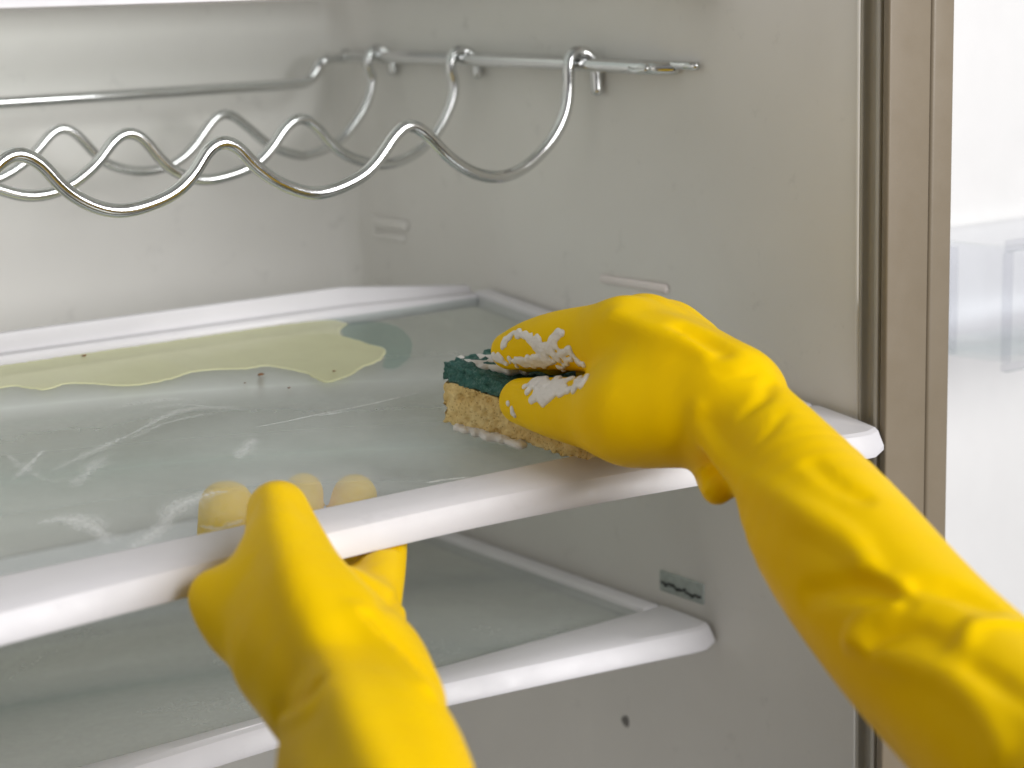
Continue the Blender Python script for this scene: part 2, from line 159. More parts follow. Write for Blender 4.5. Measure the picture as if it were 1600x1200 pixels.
 (-0.1664, 0.0457, 0.3849, 0.0012), (-0.1661, 0.0291, 0.3871, 0.0011), (-0.1658, 0.0435, 0.3844, 0.0012), (-0.1658, 0.0478, 0.3839, 0.0013), (-0.1634, 0.047, 0.3811, 0.0014),
 (-0.1671, 0.0652, 0.3823, 0.001), (-0.166, 0.0335, 0.386, 0.0013), (-0.1631, 0.041, 0.3817, 0.0012), (-0.1673, 0.0629, 0.3847, 0.0014), (-0.1656, 0.0563, 0.3814, 0.0009),
 (-0.1653, 0.0601, 0.3804, 0.0009), (-0.1656, 0.0595, 0.3806, 0.0013), (-0.164, 0.0425, 0.3823, 0.0013), (-0.1673, 0.0666, 0.3835, 0.0012), (-0.1659, 0.0294, 0.3866, 0.0012),
 (-0.1637, 0.0378, 0.3827, 0.0014), (-0.1664, 0.0477, 0.3845, 0.0012), (-0.1664, 0.0355, 0.3867, 0.0011), (-0.1638, 0.0359, 0.3832, 0.001), (-0.1652, 0.0357, 0.3846, 0.0011),
 (-0.1656, 0.053, 0.3823, 0.0011), (-0.1647, 0.0264, 0.3855, 0.0011), (-0.1652, 0.0389, 0.3841, 0.0012), (-0.1656, 0.046, 0.3838, 0.0012), (-0.1663, 0.0316, 0.3873, 0.0014),
 (-0.1668, 0.0646, 0.3816, 0.0012), (-0.1667, 0.0344, 0.3877, 0.001), (-0.1665, 0.0622, 0.3814, 0.0012), (-0.1674, 0.0672, 0.3835, 0.001), (-0.1666, 0.0414, 0.3861, 0.0013),
 (-0.1648, 0.0324, 0.3845, 0.0009), (-0.1658, 0.0484, 0.3837, 0.0009), (-0.1663, 0.0314, 0.3872, 0.001), (-0.1653, 0.0404, 0.3841, 0.0012), (-0.1653, 0.0296, 0.386, 0.0011),
 (-0.1657, 0.0521, 0.3828, 0.0011), (-0.1674, 0.0668, 0.3845, 0.001), (-0.1667, 0.0405, 0.3866, 0.0013), (-0.1668, 0.0325, 0.3878, 0.0014), (-0.1671, 0.0608, 0.3836, 0.001),
 (-0.1635, 0.0319, 0.3834, 0.0012), (-0.1668, 0.061, 0.3825, 0.0013), (-0.1624, 0.0343, 0.3821, 0.0013), (-0.1668, 0.0552, 0.3842, 0.001), (-0.1635, 0.0537, 0.3799, 0.0013),
 (-0.1633, 0.0403, 0.382, 0.0009), (-0.1667, 0.0555, 0.3837, 0.0011), (-0.1631, 0.0414, 0.3816, 0.0013), (-0.1643, 0.0278, 0.3849, 0.0011), (-0.1642, 0.0475, 0.3818, 0.0014),
 (-0.1666, 0.0506, 0.3844, 0.0012), (-0.166, 0.042, 0.3847, 0.0014), (-0.165, 0.0288, 0.3856, 0.0014), (-0.1635, 0.0336, 0.3831, 0.0014), (-0.1662, 0.033, 0.3865, 0.001),
 (-0.167, 0.0368, 0.3873, 0.0013), (-0.1637, 0.045, 0.3816, 0.0011), (-0.1663, 0.0373, 0.386, 0.0012), (-0.1653, 0.0494, 0.3824, 0.0012), (-0.1641, 0.0301, 0.3841, 0.001),
 (-0.1791, 0.038, 0.3653, 0.0007), (-0.1785, 0.0395, 0.3626, 0.0007), (-0.1789, 0.0374, 0.3636, 0.0008), (-0.1789, 0.0377, 0.3635, 0.0006), (-0.1789, 0.0355, 0.362, 0.0007),
 (-0.1789, 0.036, 0.3622, 0.0007), (-0.1792, 0.0374, 0.3656, 0.0007), (-0.1786, 0.041, 0.366, 0.0008), (-0.1786, 0.041, 0.3665, 0.0007), (-0.1784, 0.041, 0.3675, 0.0007),
 (-0.1781, 0.0389, 0.3611, 0.0006), (-0.1784, 0.0366, 0.3613, 0.0008), (-0.179, 0.0369, 0.3639, 0.0006), (-0.1784, 0.0425, 0.3669, 0.0006)]
FOAM = [(-0.1724, 0.0926, 0.3477, 0.0016), (-0.1748, 0.0876, 0.3472, 0.0015), (-0.1763, 0.0863, 0.347, 0.0016), (-0.1731, 0.0896, 0.3474, 0.0014), (-0.1741, 0.084, 0.3468, 0.001),
 (-0.172, 0.0874, 0.3471, 0.0008), (-0.1749, 0.0833, 0.3467, 0.0007), (-0.1706, 0.0858, 0.347, 0.0016), (-0.1755, 0.0816, 0.3465, 0.0014), (-0.1721, 0.0817, 0.3465, 0.0013),
 (-0.1751, 0.0799, 0.3463, 0.0007), (-0.1724, 0.0796, 0.3463, 0.0007), (-0.171, 0.0803, 0.3464, 0.0007), (-0.1715, 0.0822, 0.3466, 0.0009), (-0.174, 0.0754, 0.3459, 0.0012),
 (-0.1728, 0.0754, 0.3459, 0.0013), (-0.1716, 0.0785, 0.3462, 0.0008), (-0.1708, 0.0778, 0.3461, 0.0013), (-0.1727, 0.0754, 0.3459, 0.0011), (-0.17, 0.0766, 0.346, 0.0009),
 (-0.1699, 0.0755, 0.3459, 0.0013), (-0.1697, 0.0734, 0.3456, 0.0016), (-0.1726, 0.0702, 0.3453, 0.0011), (-0.171, 0.0707, 0.3454, 0.0008), (-0.171, 0.0709, 0.3454, 0.0011),
 (-0.1717, 0.0683, 0.3451, 0.0014), (-0.1681, 0.0715, 0.3454, 0.0013), (-0.1715, 0.0668, 0.3449, 0.0006), (-0.1727, 0.0666, 0.3449, 0.001), (-0.1696, 0.0673, 0.345, 0.001),
 (-0.1699, 0.0672, 0.345, 0.0016), (-0.1704, 0.0651, 0.3448, 0.0009), (-0.169, 0.0652, 0.3448, 0.0013), (-0.1662, 0.0671, 0.345, 0.0016), (-0.1674, 0.0659, 0.3449, 0.0011),
 (-0.1684, 0.0662, 0.3449, 0.0014), (-0.1691, 0.0612, 0.3444, 0.0008), (-0.1685, 0.0641, 0.3447, 0.0011), (-0.1664, 0.063, 0.3445, 0.0013), (-0.1665, 0.0626, 0.3445, 0.0014),
 (-0.1688, 0.0611, 0.3443, 0.0008), (-0.1682, 0.0611, 0.3443, 0.0011), (-0.1661, 0.0602, 0.3442, 0.0015), (-0.1645, 0.0605, 0.3443, 0.0006), (-0.1649, 0.0582, 0.344, 0.0007),
 (-0.1678, 0.0572, 0.3439, 0.0008), (-0.167, 0.0565, 0.3438, 0.001), (-0.1671, 0.054, 0.3436, 0.0014), (-0.1657, 0.0551, 0.3437, 0.0009), (-0.1655, 0.0543, 0.3436, 0.0012),
 (-0.1661, 0.0534, 0.3435, 0.0008), (-0.1662, 0.0513, 0.3433, 0.0006), (-0.1671, 0.0513, 0.3433, 0.0007), (-0.1639, 0.052, 0.3434, 0.0007), (-0.1618, 0.0547, 0.3437, 0.0014),
 (-0.1661, 0.0498, 0.3431, 0.0015), (-0.1642, 0.0522, 0.3434, 0.0008), (-0.1611, 0.0522, 0.3434, 0.0007), (-0.1656, 0.0486, 0.343, 0.0008), (-0.1632, 0.0498, 0.3431, 0.0012),
 (-0.1617, 0.101, 0.3766, 0.0013), (-0.1511, 0.0707, 0.3734, 0.0011), (-0.1459, 0.0828, 0.3747, 0.0016), (-0.1484, 0.0688, 0.3732, 0.0012), (-0.159, 0.0798, 0.3744, 0.0013),
 (-0.1487, 0.0853, 0.375, 0.001), (-0.1464, 0.0897, 0.3754, 0.0013), (-0.1441, 0.0702, 0.3734, 0.0013), (-0.1541, 0.0969, 0.3762, 0.0016), (-0.1582, 0.078, 0.3742, 0.0014),
 (-0.1491, 0.0905, 0.3755, 0.001), (-0.1444, 0.088, 0.3753, 0.0017), (-0.1543, 0.0984, 0.3764, 0.0012), (-0.1471, 0.0694, 0.3733, 0.001), (-0.1582, 0.0795, 0.3744, 0.0012),
 (-0.1494, 0.0664, 0.373, 0.0009), (-0.1517, 0.085, 0.3749, 0.0016), (-0.1588, 0.0826, 0.3747, 0.0013), (-0.1556, 0.0716, 0.3735, 0.0016), (-0.1437, 0.0842, 0.3749, 0.0014),
 (-0.1603, 0.0912, 0.3756, 0.0013), (-0.153, 0.0954, 0.376, 0.0016), (-0.153, 0.0896, 0.3754, 0.001), (-0.1491, 0.0745, 0.3738, 0.0012), (-0.1492, 0.0924, 0.3757, 0.0012),
 (-0.1562, 0.0752, 0.3739, 0.0011), (-0.1617, 0.0822, 0.3746, 0.001), (-0.1508, 0.0945, 0.3759, 0.0013), (-0.1502, 0.0863, 0.3751, 0.0013), (-0.1496, 0.087, 0.3752, 0.0016),
 (-0.1429, 0.0872, 0.3752, 0.0012), (-0.1455, 0.0844, 0.3749, 0.0017), (-0.1532, 0.0986, 0.3764, 0.001), (-0.1521, 0.072, 0.3736, 0.0011), (-0.1495, 0.0881, 0.3753, 0.0015),
 (-0.1542, 0.081, 0.3745, 0.001), (-0.1528, 0.0839, 0.3748, 0.001), (-0.1605, 0.0957, 0.3761, 0.0011), (-0.1606, 0.0901, 0.3755, 0.0015), (-0.1477, 0.0828, 0.3747, 0.0013),
 (-0.1486, 0.0874, 0.3752, 0.0014), (-0.1513, 0.0881, 0.3753, 0.0011), (-0.1554, 0.0751, 0.3739, 0.0012), (-0.1496, 0.0829, 0.3747, 0.0017), (-0.1407, 0.0791, 0.3743, 0.0012),
 (-0.1548, 0.0871, 0.3752, 0.0011), (-0.1516, 0.0922, 0.3757, 0.0015), (-0.1513, 0.0796, 0.3744, 0.0013), (-0.1624, 0.0902, 0.3755, 0.0009), (-0.1561, 0.0774, 0.3741, 0.0013),
 (-0.1635, 0.089, 0.3754, 0.0012), (-0.1355, 0.0802, 0.3744, 0.0012), (-0.1523, 0.098, 0.3763, 0.0014), (-0.1478, 0.0871, 0.3752, 0.0015), (-0.1614, 0.0843, 0.3749, 0.0013),
 (-0.1482, 0.0934, 0.3758, 0.0011), (-0.1531, 0.0715, 0.3735, 0.0017), (-0.1531, 0.0801, 0.3744, 0.001), (-0.151, 0.087, 0.3751, 0.0014), (-0.143, 0.0894, 0.3754, 0.0013),
 (-0.164, 0.0874, 0.3752, 0.0012), (-0.1508, 0.079, 0.3743, 0.0011), (-0.1542, 0.1018, 0.3767, 0.0013), (-0.1508, 0.0824, 0.3747, 0.001), (-0.1508, 0.0876, 0.3752, 0.0011),
 (-0.1403, 0.0771, 0.3741, 0.0013), (-0.1545, 0.0929, 0.3758, 0.0011), (-0.1501, 0.0814, 0.3746, 0.0014), (-0.1444, 0.0813, 0.3745, 0.0017), (-0.155, 0.0728, 0.3736, 0.001),
 (-0.1494, 0.0939, 0.3759, 0.0016), (-0.1628, 0.0831, 0.3747, 0.0015), (-0.1631, 0.0954, 0.376, 0.0014), (-0.1659, 0.0954, 0.376, 0.0016), (-0.1463, 0.0869, 0.3751, 0.0013),
 (-0.1576, 0.0876, 0.3752, 0.0012), (-0.1489, 0.0739, 0.3738, 0.0013), (-0.1633, 0.0908, 0.3756, 0.0011), (-0.1572, 0.0767, 0.374, 0.0014), (-0.1525, 0.0921, 0.3757, 0.0011),
 (-0.1602, 0.0871, 0.3752, 0.001), (-0.1612, 0.0824, 0.3747, 0.0012), (-0.1623, 0.0926, 0.3757, 0.0013), (-0.147, 0.0849, 0.3749, 0.0013), (-0.1533, 0.0745, 0.3738, 0.001),
 (-0.1466, 0.0915, 0.3756, 0.0016), (-0.1586, 0.0888, 0.3753, 0.0015), (-0.1459, 0.0827, 0.3747, 0.0015), (-0.1403, 0.0762, 0.374, 0.0014), (-0.1503, 0.0885, 0.3753, 0.0015),
 (-0.1556, 0.0943, 0.3759, 0.0016), (-0.1516, 0.0741, 0.3738, 0.0011), (-0.1489, 0.0891, 0.3754, 0.0011), (-0.1539, 0.0769, 0.3741, 0.0016), (-0.1504, 0.09, 0.3755, 0.0015),
 (-0.1557, 0.0881, 0.3753, 0.0013), (-0.1391, 0.0811, 0.3745, 0.0014), (-0.1482, 0.0948, 0.376, 0.001), (-0.1539, 0.0943, 0.3759, 0.0017), (-0.1566, 0.081, 0.3745, 0.001),
 (-0.1626, 0.1005, 0.3766, 0.0017), (-0.1476, 0.0679, 0.3731, 0.0015), (-0.1419, 0.0876, 0.3752, 0.0011), (-0.1493, 0.0972, 0.3762, 0.0011), (-0.1531, 0.0938, 0.3759, 0.001),
 (-0.1533, 0.0902, 0.3755, 0.0013)]
SPO = (-0.1765, 0.0805)
# ------------------------------------------------------------------ helpers
rng = np.random.default_rng(7); random.seed(7)
def link(o, parent=None):
    COL.objects.link(o)
    if parent: o.parent = parent
    return o
def mesh_obj(name, verts, faces, mat, parent=None, smooth=False, loc=None):
    me = bpy.data.meshes.new(name); me.from_pydata([tuple(map(float, v)) for v in verts], [], [tuple(map(int, f)) for f in faces]); me.validate(); me.update()
    if smooth: me.shade_smooth()
    if mat: me.materials.append(mat)
    o = bpy.data.objects.new(name, me); link(o, parent)
    if loc: o.location = loc
    return o
def bm_obj(name, bm, mat, parent=None, smooth=False):
    bmesh.ops.recalc_face_normals(bm, faces=bm.faces)
    me = bpy.data.meshes.new(name); bm.to_mesh(me); bm.free()
    if smooth: me.shade_smooth()
    me.materials.append(mat)
    return link(bpy.data.objects.new(name, me), parent)
def empty(name, loc=(0, 0, 0), rot=(0, 0, 0)):
    o = bpy.data.objects.new(name, None); o.empty_display_size = .03; COL.objects.link(o); o.location = loc; o.rotation_euler = rot; return o
def tag(o, label=None, cat=None, group=None, kind=None):
    for k, v in (('label', label), ('category', cat), ('group', group), ('kind', kind)):
        if v: o[k] = v
    return o
def box(name, lo, hi, mat, parent=None, bev=.0015, seg=3):
    bm = bmesh.new(); bmesh.ops.create_cube(bm, size=1)
    for v in bm.verts: v.co = Vector([(lo[i]+hi[i])/2 + v.co[i]*(hi[i]-lo[i]) for i in range(3)])
    if bev: bmesh.ops.bevel(bm, geom=bm.edges[:], offset=bev, segments=seg, affect='EDGES', profile=.5)
    o = bm_obj(name, bm, mat, parent, smooth=True)
    return o
def catmull(P, n=8, closed=False):
    P = np.asarray(P, float); N = len(P); out = []
    rngi = range(N) if closed else range(N-1)
    for i in rngi:
        g = (lambda j: P[j % N]) if closed else (lambda j: P[j] if 0 <= j < N else (2*P[0]-P[1] if j < 0 else 2*P[-1]-P[-2]))
        a, b, c, d = g(i-1), g(i), g(i+1), g(i+2)
        for t in np.linspace(0, 1, n, endpoint=False):
            out.append(.5*((2*b)+(c-a)*t+(2*a-5*b+4*c-d)*t*t+(3*b-a-3*c+d)*t**3))
    if not closed: out.append(P[-1])
    return np.array(out)
def resample(P, step):
    P = np.asarray(P, float); s = np.r_[0, np.cumsum(np.linalg.norm(np.diff(P, axis=0), axis=1))]
    t = np.linspace(0, s[-1], max(2, int(s[-1]/step)+1))
    return np.stack([np.interp(t, s, P[:, i]) for i in range(P.shape[1])], 1)
def tube(name, P, r, mat, parent=None, seg=16, taper=None):
    P = np.asarray(P, float); T = np.gradient(P, axis=0); T /= np.linalg.norm(T, axis=1)[:, None]
    n = np.cross(T[0], [0, 0, 1.]);
    if np.linalg.norm(n) < .1: n = np.cross(T[0], [1., 0, 0])
    n /= np.linalg.norm(n); V = []; F = []
    for i, p in enumerate(P):
        n = n - T[i]*(n@T[i]); n /= np.linalg.norm(n); b = np.cross(T[i], n)
        rr = r*(taper(i/(len(P)-1)) if taper else 1)
        for k in range(seg):
            a = 2*math.pi*k/seg; V.append(p + rr*(math.cos(a)*n + math.sin(a)*b))
    for i in range(len(P)-1):
        for k in range(seg):
            k2 = (k+1) % seg; F.append((i*seg+k, i*seg+k2, (i+1)*seg+k2, (i+1)*seg+k))
    for i, sgn in ((0, -1), (len(P)-1, 1)):
        c = len(V); V.append(P[i]+T[i]*r*.5*sgn)
        for k in range(seg):
            k2 = (k+1) % seg; F.append((i*seg+k, i*seg+k2, c) if sgn > 0 else (i*seg+k2, i*seg+k, c))
    return mesh_obj(name, V, F, mat, parent, True)
# naive surface nets: a smooth closed mesh of the zero level of a sampled distance field
def surface_nets(f, org, h):
    s = f < 0
    nx, ny, nz = f.shape
    c = np.zeros((nx-1, ny-1, nz-1), int)
    for dx in (0, 1):
        for dy in (0, 1):
            for dz in (0, 1): c += s[dx:nx-1+dx, dy:ny-1+dy, dz:nz-1+dz]
    act = np.argwhere((c > 0) & (c < 8)); idx = -np.ones(c.shape, int); idx[tuple(act.T)] = np.arange(len(act))
    acc = np.zeros((len(act), 3)); cnt = np.zeros(len(act))
    cor = [(a, b, d) for a in (0, 1) for b in (0, 1) for d in (0, 1)]
    for p in cor:
        for q in cor:
            if sum(abs(np.subtract(p, q))) == 1 and p < q:
                fp = f[tuple((act+p).T)]; fq = f[tuple((act+q).T)]; m = (fp < 0) != (fq < 0)
                t = np.where(m, fp/np.where(m, fp-fq, 1), 0)
                pt = np.array(p)[None]+t[:, None]*(np.array(q)-np.array(p))[None]
                acc += pt*m[:, None]; cnt += m
    V = (act + acc/cnt[:, None])*h + org
    F = []
    for ax in range(3):
        e = np.eye(3, dtype=int)[ax]; o1, o2 = np.eye(3, dtype=int)[(ax+1) % 3], np.eye(3, dtype=int)[(ax+2) % 3]
        sl0 = [slice(1, n-1) for n in f.shape]; sl0[ax] = slice(0, f.shape[ax]-1)
        sl1 = list(sl0); sl1[ax] = slice(1, f.shape[ax])
        a = s[tuple(sl0)]; b = s[tuple(sl1)]; off = np.array([1, 1, 1])-e
        for cond, flip in ((a & ~b, False), (~a & b, True)):
            g = np.argwhere(cond)+off
            if len(g) == 0: continue
            q = [idx[tuple((g-x).T)] for x in (o1*0, o1, o1+o2, o2)]
            q = np.stack(q if not flip else q[::-1], 1); F.append(q[(q >= 0).all(1)])
    return V, np.concatenate(F)
def smin(a, b, k):
    h = np.clip(.5+.5*(b-a)/k, 0, 1); return b*(1-h)+a*h-k*h*(1-h)
def sd_cone(X, a, b, r1, r2):
    a = np.array(a); ba = np.array(b)-a; L = max(ba@ba, 1e-12); pa = X-a
    t = np.clip((pa@ba)/L, 0, 1)
    return np.linalg.norm(pa-t[..., None]*ba, axis=-1)-(r1+(r2-r1)*t)
def field(chains, folds, h, pad=.012, cut=None, bounds=None):
    pts = np.array([p for c in chains for p in c[0]])
    lo = (pts[:, :3]-pts[:, 3:]).min(0)-pad; hi = (pts[:, :3]+pts[:, 3:]).max(0)+pad
    if bounds: lo, hi = bounds
    n = np.ceil((hi-lo)/h).astype(int)+1
    f = np.full(n, .03)
    def put(c, k, sign):
        c = np.array(c) if len(c) == 2 else catmull(c, 5)
        m = c[:, 3].max()+max(.006, 2*k)
        A = np.maximum(((c[:, :3].min(0)-m-lo)/h).astype(int), 0); B = np.minimum(((c[:, :3].max(0)+m-lo)/h).astype(int)+1, n)
        if (B <= A).any(): return
        t = np.full(B-A, .03)
        for p, q in zip(c[:-1], c[1:]):
            a = np.maximum(((np.minimum(p, q)[:3]-m-lo)/h).astype(int), A); b = np.minimum(((np.maximum(p, q)[:3]+m-lo)/h).astype(int)+1, B)
            if (b <= a).any(): continue
            g = np.stack(np.meshgrid(*[np.arange(a[i], b[i], dtype=np.float32) for i in range(3)], indexing='ij'), -1)*np.float32(h)+lo.astype(np.float32)
            sl = tuple(slice(a[i]-A[i], b[i]-A[i]) for i in range(3))
            t[sl] = np.minimum(t[sl], sd_cone(g, p[:3].astype(np.float32), q[:3].astype(np.float32), p[3], q[3]))
        sl = tuple(slice(A[i], B[i]) for i in range(3))
        f[sl] = smin(f[sl], t, k) if sign > 0 else -smin(-f[sl], t, k)
    for c, k in chains: put(c, k, 1)
    for c, k, s in folds: put(c, k, s)
    if cut is not None:
        g = np.stack(np.meshgrid(*[np.arange(n[i]) for i in range(3)], indexing='ij'), -1)*h+lo
        f = -smin(-f, cut(g), .003)
    return f, lo
def relax(V, F, it=4, lam=.5):
    E = np.concatenate([F[:, [0, 1]], F[:, [1, 2]], F[:, [2, 3]], F[:, [3, 0]]]); E = np.concatenate([E, E[:, ::-1]])
    deg = np.bincount(E[:, 0], minlength=len(V)).astype(float)
    for _ in range(it):
        A = np.stack([np.bincount(E[:, 0], weights=V[E[:, 1], i], minlength=len(V)) for i in range(3)], 1)/deg[:, None]
        V = V+lam*(A-V)
    return V

# ------------------------------------------------------------------ materials
def material(name):
    m = bpy.data.materials.new(name); m.use_nodes = True; nt = m.node_tree
    return m, nt, nt.nodes['Principled BSDF'], nt.nodes['Material Output']
def noise(nt, scale, detail=4, rough=.55, dist=0, vec=None):
    t = nt.nodes.new('ShaderNodeTexNoise'); t.inputs['Scale'].default_value = scale; t.inputs['Detail'].default_value = detail
    t.inputs['Roughness'].default_value = rough; t.inputs['Distortion'].default_value = dist
    if vec: nt.links.new(vec, t.inputs['Vector'])
    return t
def objco(nt): return nt.nodes.new('ShaderNodeTexCoord').outputs['Object']
def ramp(nt, fac, stops):
    r = nt.nodes.new('ShaderNodeValToRGB'); e = r.color_ramp.elements
    while len(e) < len(stops): e.new(.5)
    for k, (p, c) in zip(e, stops): k.position = p; k.color = (*c, 1) if len(c) == 3 else c
    nt.links.new(fac, r.inputs[0]); return r
def bump(nt, h, strength, dist, p, prev=None):
    b = nt.nodes.new('ShaderNodeBump'); b.inputs['Strength'].default_value = strength; b.inputs['Distance'].default_value = dist
    nt.links.new(h, b.inputs['Height'])
    if prev: nt.links.new(prev, b.inputs['Normal'])
    nt.links.new(b.outputs[0], p.inputs['Normal']); return b.outputs[0]
def plastic(name, c1, c2, rough=.4, grain=900, bs=.08, blot=14):
    m, nt, p, _ = material(name); v = objco(nt)
    n = noise(nt, blot, 6, .6, .4, v); r = ramp(nt, n.outputs[0], [(.3, c1), (.7, c2)]); nt.links.new(r.outputs[0], p.inputs['Base Color'])
    n3 = noise(nt, 60, 5, .6, 0, v); rr = ramp(nt, n3.outputs[0], [(.3, (rough-.08,)*3), (.7, (rough+.1,)*3)]); nt.links.new(rr.outputs[0], p.inputs['Roughness'])
    n2 = noise(nt, grain, 2, .5, 0, v); b = bump(nt, n2.outputs[0], bs, .0006, p)
    bump(nt, noise(nt, 25, 3, .5, 0, v).outputs[0], .05, .004, p, b)
    return m
MWALL = plastic('liner_plastic', (.785, .772, .742), (.815, .802, .772), .6)
def add_specks(m, amount):
    nt = m.node_tree; p = nt.nodes['Principled BSDF']; src = p.inputs['Base Color'].links[0].from_socket
    n = noise(nt, 42, 9, .7, .2, objco(nt)); r = ramp(nt, n.outputs[0], [(.60, (1, 1, 1)), (.74, (amount,)*3)])
    mx = nt.nodes.new('ShaderNodeMix'); mx.data_type = 'RGBA'; mx.blend_type = 'MULTIPLY'; mx.inputs[0].default_value = 1
    nt.links.new(src, mx.inputs[6]); nt.links.new(r.outputs[0], mx.inputs[7]); nt.links.new(mx.outputs[2], p.inputs['Base Color'])
add_specks(MWALL, .86)
MTRIM = plastic('trim_plastic', (.66, .65, .675), (.70, .69, .715), .38)
add_specks(MTRIM, .90)
MFLANGE = plastic('flange_paint', (.225, .185, .132), (.25, .208, .152), .4)
MDOOR = plastic('door_plastic', (.84, .84, .84), (.88, .88, .88), .35)
MRIB = plastic('rib_plastic', (.80, .74, .72), (.83, .77, .75), .4)
MDARKRIB = plastic('rib_slot', (.30, .30, .28), (.36, .36, .34), .5)
def chrome():
    m, nt, p, _ = material('chrome_wire'); p.inputs['Metallic'].default_value = 1; p.inputs['Base Color'].default_value = (.72, .73, .73, 1)
    v = objco(nt); n = noise(nt, 120, 4, .6, 0, v); r = ramp(nt, n.outputs[0], [(.3, (.09,)*3), (.75, (.22,)*3)]); nt.links.new(r.outputs[0], p.inputs['Roughness'])
    bump(nt, noise(nt, 400, 2, .5, 0, v).outputs[0], .06, .0005, p); return m
MCHROME = chrome()
def glass_mat(name, tint, film_col, f0, f1, rough=.06):
    m, nt, p, out = material(name); nt.nodes.remove(p); v = objco(nt); L = nt.links.new; N = nt.nodes.new
    tr = N('ShaderNodeBsdfTransparent'); tr.inputs[0].default_value = (*tint, 1)
    gl = N('ShaderNodeBsdfGlossy'); gl.inputs['Roughness'].default_value = rough; gl.inputs[0].default_value = (.95, 1, .98, 1)
    fr = N('ShaderNodeFresnel'); ge = N('ShaderNodeNewGeometry'); io = N('ShaderNodeMapRange'); io.inputs[3].default_value = 1.22; io.inputs[4].default_value = 1/1.22; L(ge.outputs['Backfacing'], io.inputs[0]); L(io.outputs[0], fr.inputs[0])
    mx = N('ShaderNodeMixShader'); L(fr.outputs[0], mx.inputs[0]); L(tr.outputs[0], mx.inputs[1]); L(gl.outputs[0], mx.inputs[2])
    n = noise(nt, 9, 6, .6, .8, v); n2 = noise(nt, 260, 3, .6, 0, v)
    ad = N('ShaderNodeMath'); ad.operation = 'MULTIPLY_ADD'; L(n2.outputs[0], ad.inputs[0]); ad.inputs[1].default_value = .35; L(n.outputs[0], ad.inputs[2])
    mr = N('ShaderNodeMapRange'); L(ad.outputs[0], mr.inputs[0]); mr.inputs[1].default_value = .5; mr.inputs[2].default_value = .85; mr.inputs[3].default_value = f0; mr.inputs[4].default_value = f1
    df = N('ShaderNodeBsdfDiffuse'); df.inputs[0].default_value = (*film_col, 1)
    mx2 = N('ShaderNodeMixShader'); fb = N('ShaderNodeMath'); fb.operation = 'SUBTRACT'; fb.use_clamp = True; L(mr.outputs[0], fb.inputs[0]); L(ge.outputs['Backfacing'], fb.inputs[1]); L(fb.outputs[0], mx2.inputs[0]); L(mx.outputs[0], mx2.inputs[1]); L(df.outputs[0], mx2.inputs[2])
    L(mx2.outputs[0], out.inputs[0]); return m
MGLASS = glass_mat('dirty_shelf_glass', (.945, .965, .955), (.88, .925, .915), .05, .17, .30)
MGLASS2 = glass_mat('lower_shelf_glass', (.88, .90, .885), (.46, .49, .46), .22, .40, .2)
MCLEAN = glass_mat('clean_shelf_glass', (.96, .98, .97), (.6, .65, .63), .0, .04)
MBIN = glass_mat('clear_bin_plastic', (.982, .984, .99), (.8, .8, .8), .0, .03, .1)
def rubber():
    m, nt, p, _ = material('yellow_rubber'); v = objco(nt)
    n = noise(nt, 22, 5, .6, .3, v); r = ramp(nt, n.outputs[0], [(.3, (.86, .545, .0003)), (.7, (.90, .59, .0006))]); nt.links.new(r.outputs[0], p.inputs['Base Color'])
    n1 = noise(nt, 80, 5, .65, 0, v); rr = ramp(nt, n1.outputs[0], [(.3, (.36,)*3), (.75, (.5,)*3)]); nt.links.new(rr.outputs[0], p.inputs['Roughness'])
    p.inputs['Subsurface Weight'].default_value = .05; p.inputs['Subsurface Radius'].default_value = (.004, .002, .0004); p.inputs['Subsurface Scale'].default_value = 1
    p.inputs['Specular IOR Level'].default_value = .06
    b = bump(nt, noise(nt, 1400, 2, .5, 0, v).outputs[0], .06, .0004, p)
    bump(nt, noise(nt, 55, 5, .55, .8, v).outputs[0], .24, .002, p, b); return m
MGLOVE = rubber()
def foam_mat():
    m, nt, p, _ = material('sponge_foam'); v = objco(nt)
    vo = nt.nodes.new('ShaderNodeTexVoronoi'); vo.inputs['Scale'].default_value = 620; nt.links.new(v, vo.inputs['Vector'])
    n = noise(nt, 90, 5, .65, 0, v)
    r = ramp(nt, n.outputs[0], [(.3, (.66, .46, .16)), (.5, (.80, .60, .26)), (.72, (.86, .69, .34))])
    r2 = ramp(nt, vo.outputs[0], [(.08, (.42, .30, .12)), (.3, (1, 1, 1))])
    mx = nt.nodes.new('ShaderNodeMix'); mx.data_type = 'RGBA'; mx.blend_type = 'MULTIPLY'; mx.inputs[0].default_value = .8
    nt.links.new(r.outputs[0], mx.inputs[6]); nt.links.new(r2.outputs[0], mx.inputs[7]); nt.links.new(mx.outputs[2], p.inputs['Base Color'])
    p.inputs['Roughness'].default_value = .75; bump(nt, vo.outputs[0], .6, .0012, p); return m
def pad_mat():
    m, nt, p, _ = material('scouring_fibre'); v = objco(nt)
    n = noise(nt, 420, 6, .75, 1.5, v); r = ramp(nt, n.outputs[0], [(.3, (.010, .06, .05)), (.5, (.04, .16, .135)), (.72, (.20, .33, .30))]); nt.links.new(r.outputs[0], p.inputs['Base Color'])
    p.inputs['Roughness'].default_value = .6; bump(nt, n.outputs[0], .9, .0015, p); return m
MFOAM, MPAD = foam_mat(), pad_mat()
